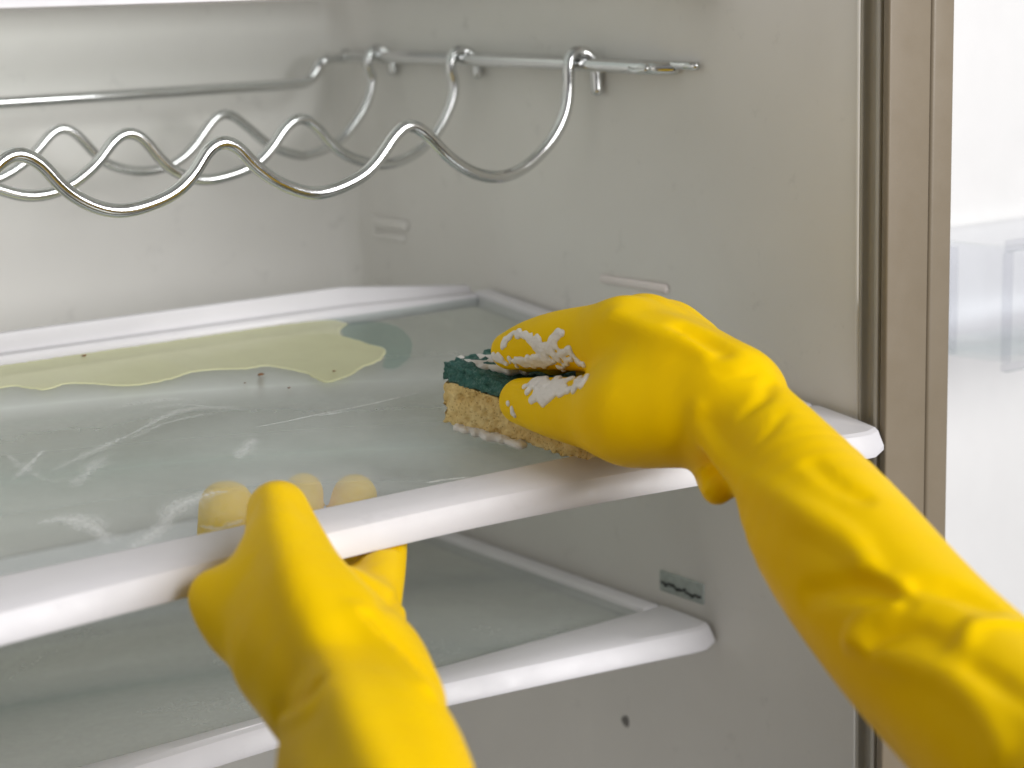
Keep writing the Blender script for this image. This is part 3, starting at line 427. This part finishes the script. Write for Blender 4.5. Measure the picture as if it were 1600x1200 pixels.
def suds_mat():
    m, nt, p, _ = material('soap_suds'); p.inputs['Base Color'].default_value = (.76, .73, .70, 1); p.inputs['Roughness'].default_value = .35
    p.inputs['Subsurface Weight'].default_value = .4; p.inputs['Subsurface Radius'].default_value = (.002, .002, .0018); p.inputs['Subsurface Scale'].default_value = 1
    vo = nt.nodes.new('ShaderNodeTexVoronoi'); vo.inputs['Scale'].default_value = 900; nt.links.new(objco(nt), vo.inputs['Vector'])
    bump(nt, vo.outputs[0], .3, .0008, p); return m
MSUDS = suds_mat()
def residue_mat():
    m, nt, p, out = material('dried_soap'); v = objco(nt); L = nt.links.new
    n = noise(nt, 420, 8, .8, .3, v); at = nt.nodes.new('ShaderNodeAttribute'); at.attribute_name = 'cover'
    mu = nt.nodes.new('ShaderNodeMath'); mu.operation = 'ADD'; L(n.outputs[0], mu.inputs[0]); L(at.outputs['Fac'], mu.inputs[1])
    mr = nt.nodes.new('ShaderNodeMapRange'); L(mu.outputs[0], mr.inputs[0]); mr.inputs[1].default_value = .57; mr.inputs[2].default_value = 1.08; mr.inputs[4].default_value = .85
    p.inputs['Base Color'].default_value = (.84, .86, .86, 1); p.inputs['Roughness'].default_value = .5
    tr = nt.nodes.new('ShaderNodeBsdfTransparent'); mx = nt.nodes.new('ShaderNodeMixShader')
    L(mr.outputs[0], mx.inputs[0]); L(tr.outputs[0], mx.inputs[1]); L(p.outputs[0], mx.inputs[2]); L(mx.outputs[0], out.inputs[0]); return m
MRES = residue_mat()
def juice_mat(name, col, fac, tint=(.97, .95, .75)):
    m, nt, p, out = material(name); v = objco(nt); L = nt.links.new
    n = noise(nt, 40, 5, .6, .5, v); r = ramp(nt, n.outputs[0], [(.3, tuple(c*.93 for c in col)), (.7, col)]); L(r.outputs[0], p.inputs['Base Color'])
    p.inputs['Roughness'].default_value = .12
    tr = nt.nodes.new('ShaderNodeBsdfTransparent'); tr.inputs[0].default_value = (*tint, 1)
    mx = nt.nodes.new('ShaderNodeMixShader'); at = nt.nodes.new('ShaderNodeAttribute'); at.attribute_name = 'cover'
    mr = nt.nodes.new('ShaderNodeMapRange'); L(at.outputs['Fac'], mr.inputs[0]); mr.inputs[3].default_value = fac; mr.inputs[4].default_value = .72
    L(mr.outputs[0], mx.inputs[0]); L(tr.outputs[0], mx.inputs[1]); L(p.outputs[0], mx.inputs[2]); L(mx.outputs[0], out.inputs[0]); return m
MJUICE = juice_mat('yellow_juice', (.80, .80, .50), .58)
MWET = juice_mat('water_film', (.12, .24, .22), .10, (.84, .93, .91))
def flat(name, c, rough=.5):
    m, nt, p, _ = material(name); n = noise(nt, 300, 4, .6, 0, objco(nt)); r = ramp(nt, n.outputs[0], [(.3, tuple(x*.7 for x in c)), (.7, c)]); nt.links.new(r.outputs[0], p.inputs['Base Color']); p.inputs['Roughness'].default_value = rough; return m
MCRUMB = flat('crumb', (.20, .08, .02)); MBUTTON = flat('slot_plate', (.42, .47, .45)); MINK = flat('dark_mark', (.03, .035, .035)); MSTAIN = flat('grey_spot', (.22, .21, .20))

# ------------------------------------------------------------------ the refrigerator
FR = tag(empty('refrigerator', (0, 0, -.12)), 'open refrigerator with grey-white liner walls and taupe front frame', 'refrigerator')
FZ = .12
def wall_profile():
    P = [(-.50, -.004)]
    def fil(cx, cy, r, a0, a1, n=10): return [(cx+r*math.cos(a), cy+r*math.sin(a)) for a in np.linspace(a0, a1, n)]
    P += fil(-.50+.022, .46-.022, .022, math.pi, math.pi/2) + fil(-.020, .46-.020, .020, math.pi/2, 0)
    P += [(0, .2), (0, .03), (.0004, .006), (.0015, -.001), (.0012, -.0036)]
    return P
def extrude_z(name, P, z0, z1, mat, parent, nz=2):
    V = []; F = []; n = len(P)
    for j in range(nz):
        z = z0+(z1-z0)*j/(nz-1)
        V += [(x, y, z) for x, y in P]
    for j in range(nz-1):
        for i in range(n-1): F.append((j*n+i, j*n+i+1, (j+1)*n+i+1, (j+1)*n+i))
    return mesh_obj(name, V, F, mat, parent, True)
lin = extrude_z('liner', wall_profile(), 0, 1.22, MWALL, FR)
mod = lin.modifiers.new('thick', 'SOLIDIFY'); mod.thickness = .003; mod.offset = -1
box('ceiling_panel', (-.502, -.003, 1.20), (.001, .461, 1.22), MWALL, FR)
box('floor_panel', (-.502, -.003, -.01), (.001, .461, .008), MWALL, FR)
# sealing lip between the liner and the front frame, then the frame itself
lip = [(.0052, -.0040), (.0012, -.0044), (.0006, -.0052), (.0012, -.0060), (.0050, -.0066), (.0056, -.0090), (.0048, -.0140), (.0004, -.0148), (-.0004, -.0160), (.0002, -.0174), (.0030, -.0182), (.0034, -.0192)]
extrude_z('seal_lip', catmull(np.array(lip), 4), 0, 1.22, plastic('lip_plastic', (.42, .40, .36), (.46, .44, .40), .5), FR)
box('front_frame', (-.0002, -.0235, 0), (.0284, -.0190, 1.22), MFLANGE, FR, .0012)
box('outer_frame', (.0288, -.0240, 0), (.0448, -.012, 1.22), MFLANGE, FR, .0022, 4)
box('side_panel', (.040, -.012, 0), (.0440, .50, 1.22), MFLANGE, FR, .001)
box('side_panel', (-.54, -.02, 0), (-.507, .50, 1.22), MFLANGE, FR, .001)
box('back_panel', (-.507, .468, 0), (.04, .50, 1.22), MFLANGE, FR, .001)
lm, lnt, lp, _ = material('lamp_lens'); lp.inputs['Base Color'].default_value = (.8, .85, .9, 1)
box('lamp_lens', (-.42, .17, 1.185), (-.18, .35, 1.202), lm, FR, .004)
# moulded shelf supports on the side wall
def rib(y0, y1, z, hgt, out, mat): return box('shelf_support', (-out, y0, z-hgt/2+FZ), (.001, y1, z+hgt/2+FZ), mat, FR, min(.002, hgt*.35), 3)
rib(.134, .192, .3885, .005, .0025, MRIB); rib(.134, .192, .5475, .005, .0025, MRIB)
for z in (.4025, .3575): rib(.388, .430, z, .007, .0030, MWALL); rib(.392, .430, z-.009, .005, .0022, MWALL)
# small printed plate low on the side wall
pl = box('wall_plate', (-.0012, .108, .2155+FZ), (.001, .1445, .2275+FZ), MBUTTON, FR, .0008)
ln = [(-.0014, .1095+.033*t, .2190+FZ+.0007*math.sin(t*19)+.0005*math.sin(t*47+1)+.0004*math.sin(t*83)+.0022*t) for t in np.linspace(0, 1, 60)]
tube('dark_mark', ln, .0007, MINK, pl, 6)
def lump(name, c, r, mat, parent, squash=(1, 1, 1), amp=.25, sub=3):
    bm = bmesh.new(); bmesh.ops.create_icosphere(bm, subdivisions=sub, radius=1)
    ph = rng.uniform(0, 6, 6)
    for v in bm.verts:
        d = v.co.normalized(); k = 1+amp*(math.sin(3*d.x+ph[0])*math.sin(3*d.y+ph[1])+.5*math.sin(6*d.z+ph[2])*math.sin(5*d.x+ph[3]))
        v.co = Vector([d[i]*k*r*squash[i]+c[i] for i in range(3)])
    return bm_obj(name, bm, mat, parent, True)
lump('grey_spot', (-.0002, .1776, .1269+FZ), .0033, MSTAIN, FR, (.12, 1, 1))

# the door beyond the cabinet edge
DR = tag(empty('appliance_door', (.06, .15, -.12)), 'bright white appliance door panel beyond the taupe front frame', 'appliance door')
box('panel', (0, 0, 0), (.52, .06, 1.22), MDOOR, DR, .008, 4)
box('raised_edge', (.02, -.012, .01), (.06, .004, .91), MDOOR, DR, .006, 4)
BIN = tag(empty('door_bin', (.188, .143, .330)), 'clear plastic bin mounted on the bright white door panel', 'bin')
def bin_shell():
    P = []
    for (x, y, r) in ((.0, -.085, .02), (.26, -.085, .02), (.26, 0, .004), (.0, 0, .004)): P.append((x, y, r))
    loops = []
    def loop(inset, z):
        L = []
        for (x, y, r), (a0) in zip(P, (math.pi, 1.5*math.pi, 0, .5*math.pi)):
            sx = 1 if x == 0 else -1; sy = 1 if y < 0 else -1; rr = max(r-inset, .001)
            cx, cy = x+sx*r, y+sy*r
            for a in np.linspace(a0, a0+math.pi/2, 7): L.append((cx+rr*math.cos(a), cy+rr*math.sin(a), z))
        return L
    loops = [loop(.006, 0), loop(0, .006), loop(-.002, .060), loop(-.004, .062), loop(-.004, .068), loop(.001, .069), loop(.002, .060), loop(.003, .006), loop(.008, .003)]
    V = [v for L in loops for v in L]; n = len(loops[0]); F = []
    for j in range(len(loops)-1):
        for i in range(n): F.append((j*n+i, j*n+(i+1) % n, (j+1)*n+(i+1) % n, (j+1)*n+i))
    F.append(tuple(range(n))[::-1]); F.append(tuple((len(loops)-1)*n+i for i in range(n)))
    return V, F
V, F = bin_shell(); mesh_obj('shell', V, F, MBIN, BIN, True)
box('rim', (-.005, -.090, .0665), (.265, -.0862, .0735), glass_mat('bin_rim_plastic', (.94, .942, .955), (.8, .8, .82), .0, .04, .1), BIN, .001)
RM = bpy.data.materials['bin_rim_plastic']
box('corner_edge', (-.003, -.0885, .002), (.0015, -.0835, .066), RM, BIN, .001)
box('corner_edge', (-.003, -.050, .002), (-.0005, -.034, .066), RM, BIN, .0006)
box('bottom_edge', (-.003, -.0885, -.003), (.262, -.0835, .0015), RM, BIN, .001)
box('divider', (.045, -.084, .004), (.0475, -.003, .060), MBIN, BIN, .0008)

# ------------------------------------------------------------------ shelves
def shelf(name, loc, tilt, mg, depth, side, vmid, flare, pads):
    S = empty(name, loc, (tilt, 0, 0)); XL, XR = -.4975, -.0025
    xs = np.linspace(XL, XR, 61)
    def fl(x):
        e = max(0, 2*(x-XL)/(XR-XL)-1); l = max(0, 1-2*(x-XL)/(XR-XL)); return vmid-flare*(e**pads+.45*l**pads)
    # front trim: a moulded section swept along the gently hollow front edge
    V = []; F = []
    for i, x in enumerate(xs):
        m = fl(x); ends = min(1, (min(x-XL, XR-x)+.0005)/.010); c = (1-ends)*.005
        sec = [(.004, .0022), (.0015, .0028), (m*.55, .0026), (m+.003+c, .0020), (m+.0006+c, .0008), (m-.0006+c, -.0010), (m-.0038+c, -.0074+c*.4), (m-.0040+c, -.0094+c*.4), (m-.0020+c, -.0104+c*.4), (m+.006, -.0104), (m+.0075, -.0062), (.004, -.0062)]
        V += [(x, a, b) for a, b in sec]
    k = len(sec)
    for i in range(len(xs)-1):
        for j in range(k): F.append((i*k+j, i*k+(j+1) % k, (i+1)*k+(j+1) % k, (i+1)*k+j))
    F += [tuple(range(k)), tuple((len(xs)-1)*k+j for j in range(k))[::-1]]
    o = mesh_obj('front_trim', V, F, MTRIM, S, True)
    bm = bmesh.new(); bm.from_mesh(o.data); bmesh.ops.recalc_face_normals(bm, faces=bm.faces); bm.to_mesh(o.data); bm.free(); o.data.set_sharp_from_angle(angle=math.radians(24))
    # side trims and raised back lip
    for a, b in ((XL, XL+side), (XR-side, XR)): box('side_trim', (a, .0045, -.0075), (b, depth+.004, .0030), MTRIM, S, .0018)
    V = []; F = []
    for x in (XL+side+.0005, XR-side-.09, XR-side-.0005):
        q = .35 if x > -.05 else 1
        sec = [(depth-.001, .0004), (depth-.0006, .0035*q+.0004), (depth+.002, .0048*q+.0004), (depth+.004, .0046*q), (depth+.006, .0060*q), (depth+.0075, .0135*q), (depth+.010, .0148*q), (depth+.013, .0140*q), (depth+.0135, -.006), (depth-.001, -.006)]
        V += [(x, a, b) for a, b in sec]
    k = len(sec)
    for i in range(2):
        for j in range(k): F.append((i*k+j, i*k+(j+1) % k, (i+1)*k+(j+1) % k, (i+1)*k+j))
    F += [tuple(range(k)), tuple(2*k+j for j in range(k))[::-1]]
    o = mesh_obj('back_lip', V, F, MTRIM, S, True)
    bm = bmesh.new(); bm.from_mesh(o.data); bmesh.ops.recalc_face_normals(bm, faces=bm.faces); bmesh.ops.bevel(bm, geom=bm.edges[:], offset=.0006, segments=2, affect='EDGES'); bm.to_mesh(o.data); bm.free()
    box('glass_pane', (XL+side-.002, .0046, -.0042), (XR-side+.002, depth-.0015, 0), mg, S, 0)
    return S
TILT = math.atan(.10607)
UP = tag(shelf('glass_shelf', (0, .0183, .3393), TILT, MGLASS, .2765, .012, -.0185, .026, 1.7), 'pulled-out dirty glass shelf with white trim, tilted forward under the sponge', 'shelf', 'glass shelves of the refrigerator')
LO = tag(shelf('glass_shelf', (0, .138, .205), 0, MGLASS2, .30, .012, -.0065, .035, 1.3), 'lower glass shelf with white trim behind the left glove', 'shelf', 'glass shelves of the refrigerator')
TP = tag(shelf('glass_shelf', (0, .120, .5582), 0, MCLEAN, .30, .012, -.0125, .012, 1.5), 'white shelf edge above the chrome wine rack', 'shelf', 'glass shelves of the refrigerator')
SM = Matrix.LocRotScale(Vector((0, .0183, .3393)), Matrix.Rotation(TILT, 3, 'X'), None)

# ------------------------------------------------------------------ chrome wine rack
WR = tag(empty('wine_rack', (0, 0, 0)), 'chrome wire wine rack with wavy bottle rests hung on a wall rail', 'wine rack')
RX, RZ = -.0125, .5095
rail = np.array([(-.496, .441, .4945), (-.30, .441, .4940), (-.10, .441, .4945), (-.052, .441, .4946), (-.040, .441, .4958), (-.034, .441, .5000), (-.030, .4405, .5062), (-.025, .439, .5090), (-.017, .434, .5100), (RX, .424, .5104), (RX, .38, .5104), (RX, .30, .5098), (RX, .20, .5086), (RX, .150, .5076), (RX+.001, .138, .5074), (RX+.005, .130, .5073), (-.001, .124, .5072)])
CAMP = np.array([-.68, -.645, .55]); rail[:8] = CAMP+(rail[:8]-CAMP)*.987
tube('rail', resample(catmull(rail, 8), .003), .0035, MCHROME, WR, 16)
# flattened eye that ends the rail and the second rod lying against the wall behind it
tube('wall_rod', resample(np.array([(-.0036, .452, .5128), (-.0036, .30, .5118), (-.0036, .106, .5085)]), .01), .0022, MCHROME, WR, 12)
tube('rail_eye', catmull([(RX-.0026+.0022*math.cos(a), .139+.007*math.sin(a), .5076+.0016*math.cos(a)) for a in np.linspace(0, 2*math.pi, 12)], 4), .0012, MCHROME, WR, 10)
for (yw, rr), pts in zip(((.193, .0034), (.306, .0032), (.398, .0030)), WAVES):
    P = [(x, yw, z) for x, z in pts]
    # carry the wave on to the left with its own pitch
    x0 = P[-1][0]; base = [p for p in P if p[0] < x0+.112][::-1]; base = base[::-1]
    ext = [(p[0]-.113, yw, p[2]) for p in base[1:] if p[0]-.113 < x0-.004]
    P += ext; ext2 = [(p[0]-.113, yw, p[2]) for p in ext if p[0]-.113 > -.49 and p[0]-.113 < P[-1][0]-.004]; P += ext2
    P = [p for p in P if p[0] > -.494]
    top = P[0]; dn = .017 if yw < .2 else .010
    hook = [(-.0045, yw-.006, RZ-dn), (-.0045, yw-.005, RZ-.004), (-.0050, yw-.003, RZ+.003), (RX+.002, yw-.0005, RZ+.0068), (RX-.004, yw, RZ+.0060), (RX-.0072, yw, RZ+.001), (RX-.0078, yw, RZ-.006)]
    hook = [h for h in hook if h[2] > top[2]+.004 or h[0] > -.012]
    s = resample(catmull(np.array(hook+P), 8), .0022)
    for _ in range(6): s[1:-1, 2] = .25*s[:-2, 2]+.5*s[1:-1, 2]+.25*s[2:, 2]; s[1:-1, 0] = .25*s[:-2, 0]+.5*s[1:-1, 0]+.25*s[2:, 0]
    tube('wave_wire', s, rr, MCHROME, WR, 16)

# ------------------------------------------------------------------ sponge
s0 = SM @ Vector((SPO[0], SPO[1], .0006))
SP = tag(empty('sponge', s0, (0, 0, 0)), 'wet yellow sponge with dark green scouring pad held in the right glove', 'sponge')
SP.rotation_euler = (SM.to_3x3() @ Matrix.Rotation(math.atan2(-.975, .22), 3, 'Z')).to_euler()
LX, LY, ZF, ZP = .088, .064, .0200, .0285
def block(name, z0, z1, step, mat, pits, rough, dz):
    bm = bmesh.new(); n = [int(LX/step), int(LY/step), max(3, int((z1-z0)/step))]
    vs = {}
    def vert(i, j, k):
        if (i, j, k) not in vs: vs[(i, j, k)] = bm.verts.new((LX*i/n[0], LY*j/n[1], z0+(z1-z0)*k/n[2]))
        return vs[(i, j, k)]
    for a in range(3):
        b, c = (a+1) % 3, (a+2) % 3
        for e in (0, n[a]):
            for i in range(n[b]):
                for j in range(n[c]):
                    q = []
                    for di, dj in ((0, 0), (1, 0), (1, 1), (0, 1)):
                        t = [0, 0, 0]; t[a] = e; t[b] = i+di; t[c] = j+dj; q.append(vert(*t))
                    bm.faces.new(q)
    bmesh.ops.recalc_face_normals(bm, faces=bm.faces); bm.normal_update()
    co = np.array([v.co for v in bm.verts]); no = np.array([v.normal for v in bm.verts])
    disp = rng.normal(0, rough, len(co))
    if pits:
        for c in co[rng.integers(0, len(co), pits)]:
            r = rng.uniform(.0007, .0021); d = np.linalg.norm(co-c, axis=1); m = d < r
            disp[m] -= rng.uniform(.6, 1.0)*np.sqrt(np.maximum(r*r-d[m]**2, 0))
    else:
        for w in range(40):
            k = rng.normal(0, 700, 3); disp += .00013*np.sin(co@k+rng.uniform(0, 6))
    co = co+no*disp[:, None]
    # soft corners, and the pinch where thumb and fingers press
    cx = np.abs(co[:, 0]-LX/2)/(LX/2); cy = np.abs(co[:, 1]-LY/2)/(LY/2)
    co[:, 1] += np.where(co[:, 1] < LY/2, 1, -1)*.004*np.clip(cx-.86, 0, 1)**2*40*.25
    pin = np.exp(-((co[:, 0]-.050)/.022)**2)*np.clip(1-co[:, 1]/.03, 0, 1); co[:, 1] += .0045*pin
    co[:, 2] -= .0035*np.exp(-((co[:, 0]-.045)/.03)**2-((co[:, 1]-.02)/.02)**2)*(co[:, 2]/ZP)
    co[:, 2] += .0012*np.sin(co[:, 0]*70+1)*(co[:, 2]/ZP)
    for v, c in zip(bm.verts, co): v.co = c
    return bm_obj(name, bm, mat, SP, True)
block('foam_body', 0, ZF, .0011, MFOAM, 1500, .00012, 0)
block('scouring_pad', ZF+.0003, ZP, .0010, MPAD, 0, .00022, 0)

# ------------------------------------------------------------------ gloves
def shelf_cut(g):
    q = g-np.array([0, .0183, .3393]); v = q[..., 1]*math.cos(TILT)+q[..., 2]*math.sin(TILT); w = -q[..., 1]*math.sin(TILT)+q[..., 2]*math.cos(TILT)
    trim = np.maximum(np.abs(v+.0095)-.0140, np.abs(w+.0040)-.0066)      # front trim
    pane = np.maximum(np.abs(v-.14)-.1360, np.abs(w+.0021)-.0024)        # glass pane
    return np.minimum(trim, pane)
H = .0017
def glove(name, chains, folds, label, cut=None):
    f, lo = field(chains, folds, H, cut=cut)
    V, F = surface_nets(f, lo, H); V = relax(V, F, 3, .5)
    base = np.array(chains[-1][0][-1][:3]) if name else None
    o = mesh_obj(name, V-base, F, MGLOVE, None, True, tuple(base)); tag(o, label, 'rubber glove')
    return o, f, lo
GR, fR, loR = glove('rubber_glove', RIGHT, RFOLD, 'yellow rubber glove gripping the sponge, arm coming from lower right')
GL, fL, loL = glove('rubber_glove', LEFT, LFOLD, 'yellow rubber glove holding the shelf edge from below with its thumb on top', shelf_cut)

# ------------------------------------------------------------------ what lies on the glass
def on_glass(name, V, F, mat, cover=None, smooth=True):
    o = mesh_obj(name, V, F, mat, None, smooth); o.matrix_world = SM
    if cover is not None:
        a = o.data.attributes.new('cover', 'FLOAT', 'POINT'); a.data.foreach_set('value', np.asarray(cover, np.float32))
    return o
def puddle(name, poly, mat, h, seed, rim=1):
    P = np.array(poly, float); P = resample(np.r_[catmull(P, 5, True), P[:1]], .0022)[:-1]
    r = np.random.default_rng(seed); P = P+r.normal(0, .0003, P.shape)
    T = np.roll(P, -1, 0)-np.roll(P, 1, 0); nrm = np.stack([-T[:, 1], T[:, 0]], 1); nrm /= np.linalg.norm(nrm, axis=1)[:, None]
    area2 = np.sum(P[:, 0]*np.roll(P[:, 1], -1)-np.roll(P[:, 0], -1)*P[:, 1])
    if area2 < 0: nrm = -nrm
    rings = [(0, .0002, .3), (.0004, h*.7, .4), (.0010, h, .35), (.0016, h*.85, .15), (.0024, h*.75, .0)]
    V = []; C = []; F = []; n = len(P)
    for d, z, c in rings: V += [(p[0], p[1], z) for p in P+nrm*d]; C += [c*rim]*n
    for j in range(len(rings)-1):
        for i in range(n): F.append((j*n+i, j*n+(i+1) % n, (j+1)*n+(i+1) % n, (j+1)*n+i))
    b0 = (len(rings)-1)*n; inner = V[b0:]
    from mathutils.geometry import delaunay_2d_cdt
    v2, _, f2, ov, _, _ = delaunay_2d_cdt([Vector(v[:2]) for v in inner], [(i, (i+1) % n) for i in range(n)], [], 1, 1e-7)
    mp = {}
    for i, src in enumerate(ov):
        if src: mp[i] = b0+src[0]
        else: mp[i] = len(V); V.append((v2[i].x, v2[i].y, inner[0][2])); C.append(0)
    for f in f2: F.append(tuple(mp[i] for i in (f if area2 > 0 else reversed(f))))
    if area2 < 0: F = [f[::-1] for f in F]
    return on_glass(name, V, F, mat, C, True)
sp = list(SPILL); top = sp[-1]
sp = [(-.445, .21), (-.40, sp[0][1]-.012)] + sp + [(top[0]-.02, .2745), (-.25, .2745), (-.36, .2745), (-.445, .2745)]
tag(puddle('spilled_juice', sp, MJUICE, .0008, 1), 'pale yellow spilled juice puddle along the back of the glass shelf', 'spill')
tag(puddle('water_film', WET, MWET, .0004, 2, .05), 'thin dark teal wet patch beside the spilled juice', 'water')
V = []; F = []; C = []
for pts, w, o in STREAKS:
    L = resample(catmull(np.array(pts), 10), .0012); T = np.gradient(L, axis=0); T /= np.linalg.norm(T, axis=1)[:, None]; N = np.stack([-T[:, 1], T[:, 0]], 1)
    b = len(V); m = len(L); js = (-1, -.5, 0, .5, 1)
    for i, p in enumerate(L):
        u = i/(m-1); ww = 1.7*w*(.6+.8*abs(math.sin(u*5+w*900)))*(.3+.7*math.sin(math.pi*min(max(u, .03), .97))**.5)
        for j in js: V.append((*(p+N[i]*ww*j), .00045)); C.append(.62*o*(1-abs(j))*(.4+.6*math.sin(math.pi*min(max(u, .001), .999))**.4) - .25*abs(j))
    for i in range(m-1):
        for j in range(4): F.append((b+i*5+j, b+(i+1)*5+j, b+(i+1)*5+j+1, b+i*5+j+1))
tag(on_glass('soap_residue', V, F, MRES, C), 'white streaks of dried soap smeared over the glass shelf', 'soap residue', kind='stuff')
for (x, v), r, lab in zip(CRUMBS, (.0011, .0005, .0004, .0008, .0006), ('largest brown crumb on the glass below the juice puddle', 'small dark crumb on the glass nearest the sponge', 'tiny crumb left of the largest brown crumb', 'small dark crumb on the juice against the back lip', 'small crumb in the tip of the juice puddle')):
    c = SM @ Vector((0, 0, 0)); o = lump('crumb', (0, 0, 0), r, MCRUMB, None, (1.5, 1.0, .6), .3, 2); o.location = SM @ Vector((x, v, (.0009 if lab.find('juice against') > 0 or lab.find('tip of') > 0 else .0003)+r*.55)); tag(o, lab, 'crumb', 'crumbs on the glass')

def suds(name, pts, label, skin=None, k=.0014):
    h = .00045; pa = np.array(pts); bd = ((pa[:, :3]-pa[:, 3:]).min(0)-.003, (pa[:, :3]+pa[:, 3:]).max(0)+.003)
    f, lo = field([([p, p[:3]+(p[3]+1e-5,)], k) for p in pts], [], h, bounds=bd)
    if skin:                                                    # a creamy layer that follows the glove under it
        g, _ = field(skin[0], skin[1], h, bounds=bd)
        ix = np.stack(np.meshgrid(*[np.arange(n)*h for n in f.shape], indexing='ij'), -1)
        t = .0011+.0003*np.sin(ix@np.array([1900., 700, 900]))*np.sin(ix@np.array([-600., 1700, 1100])) + .0002*np.sin(ix@np.array([3100., -2900, 1500]))
        f = -smin(-f, -(g-t), .0012)
    for ax in (0, 1, 2, 0, 1, 2): f = .25*np.roll(f, 1, ax)+.5*f+.25*np.roll(f, -1, ax)
    f = f-.00018
    V, F = surface_nets(f, lo, h); V = relax(V, F, 5, .5)
    return tag(mesh_obj(name, V, F, MSUDS, None, True), label, 'soap suds', kind='stuff')
suds('soap_suds', SUDS, 'white soap suds on the fingers of the glove that grips the sponge', (RIGHT, RFOLD))
suds('soap_suds', FOAM, 'white soap suds clinging to the wet sponge', None, .002)
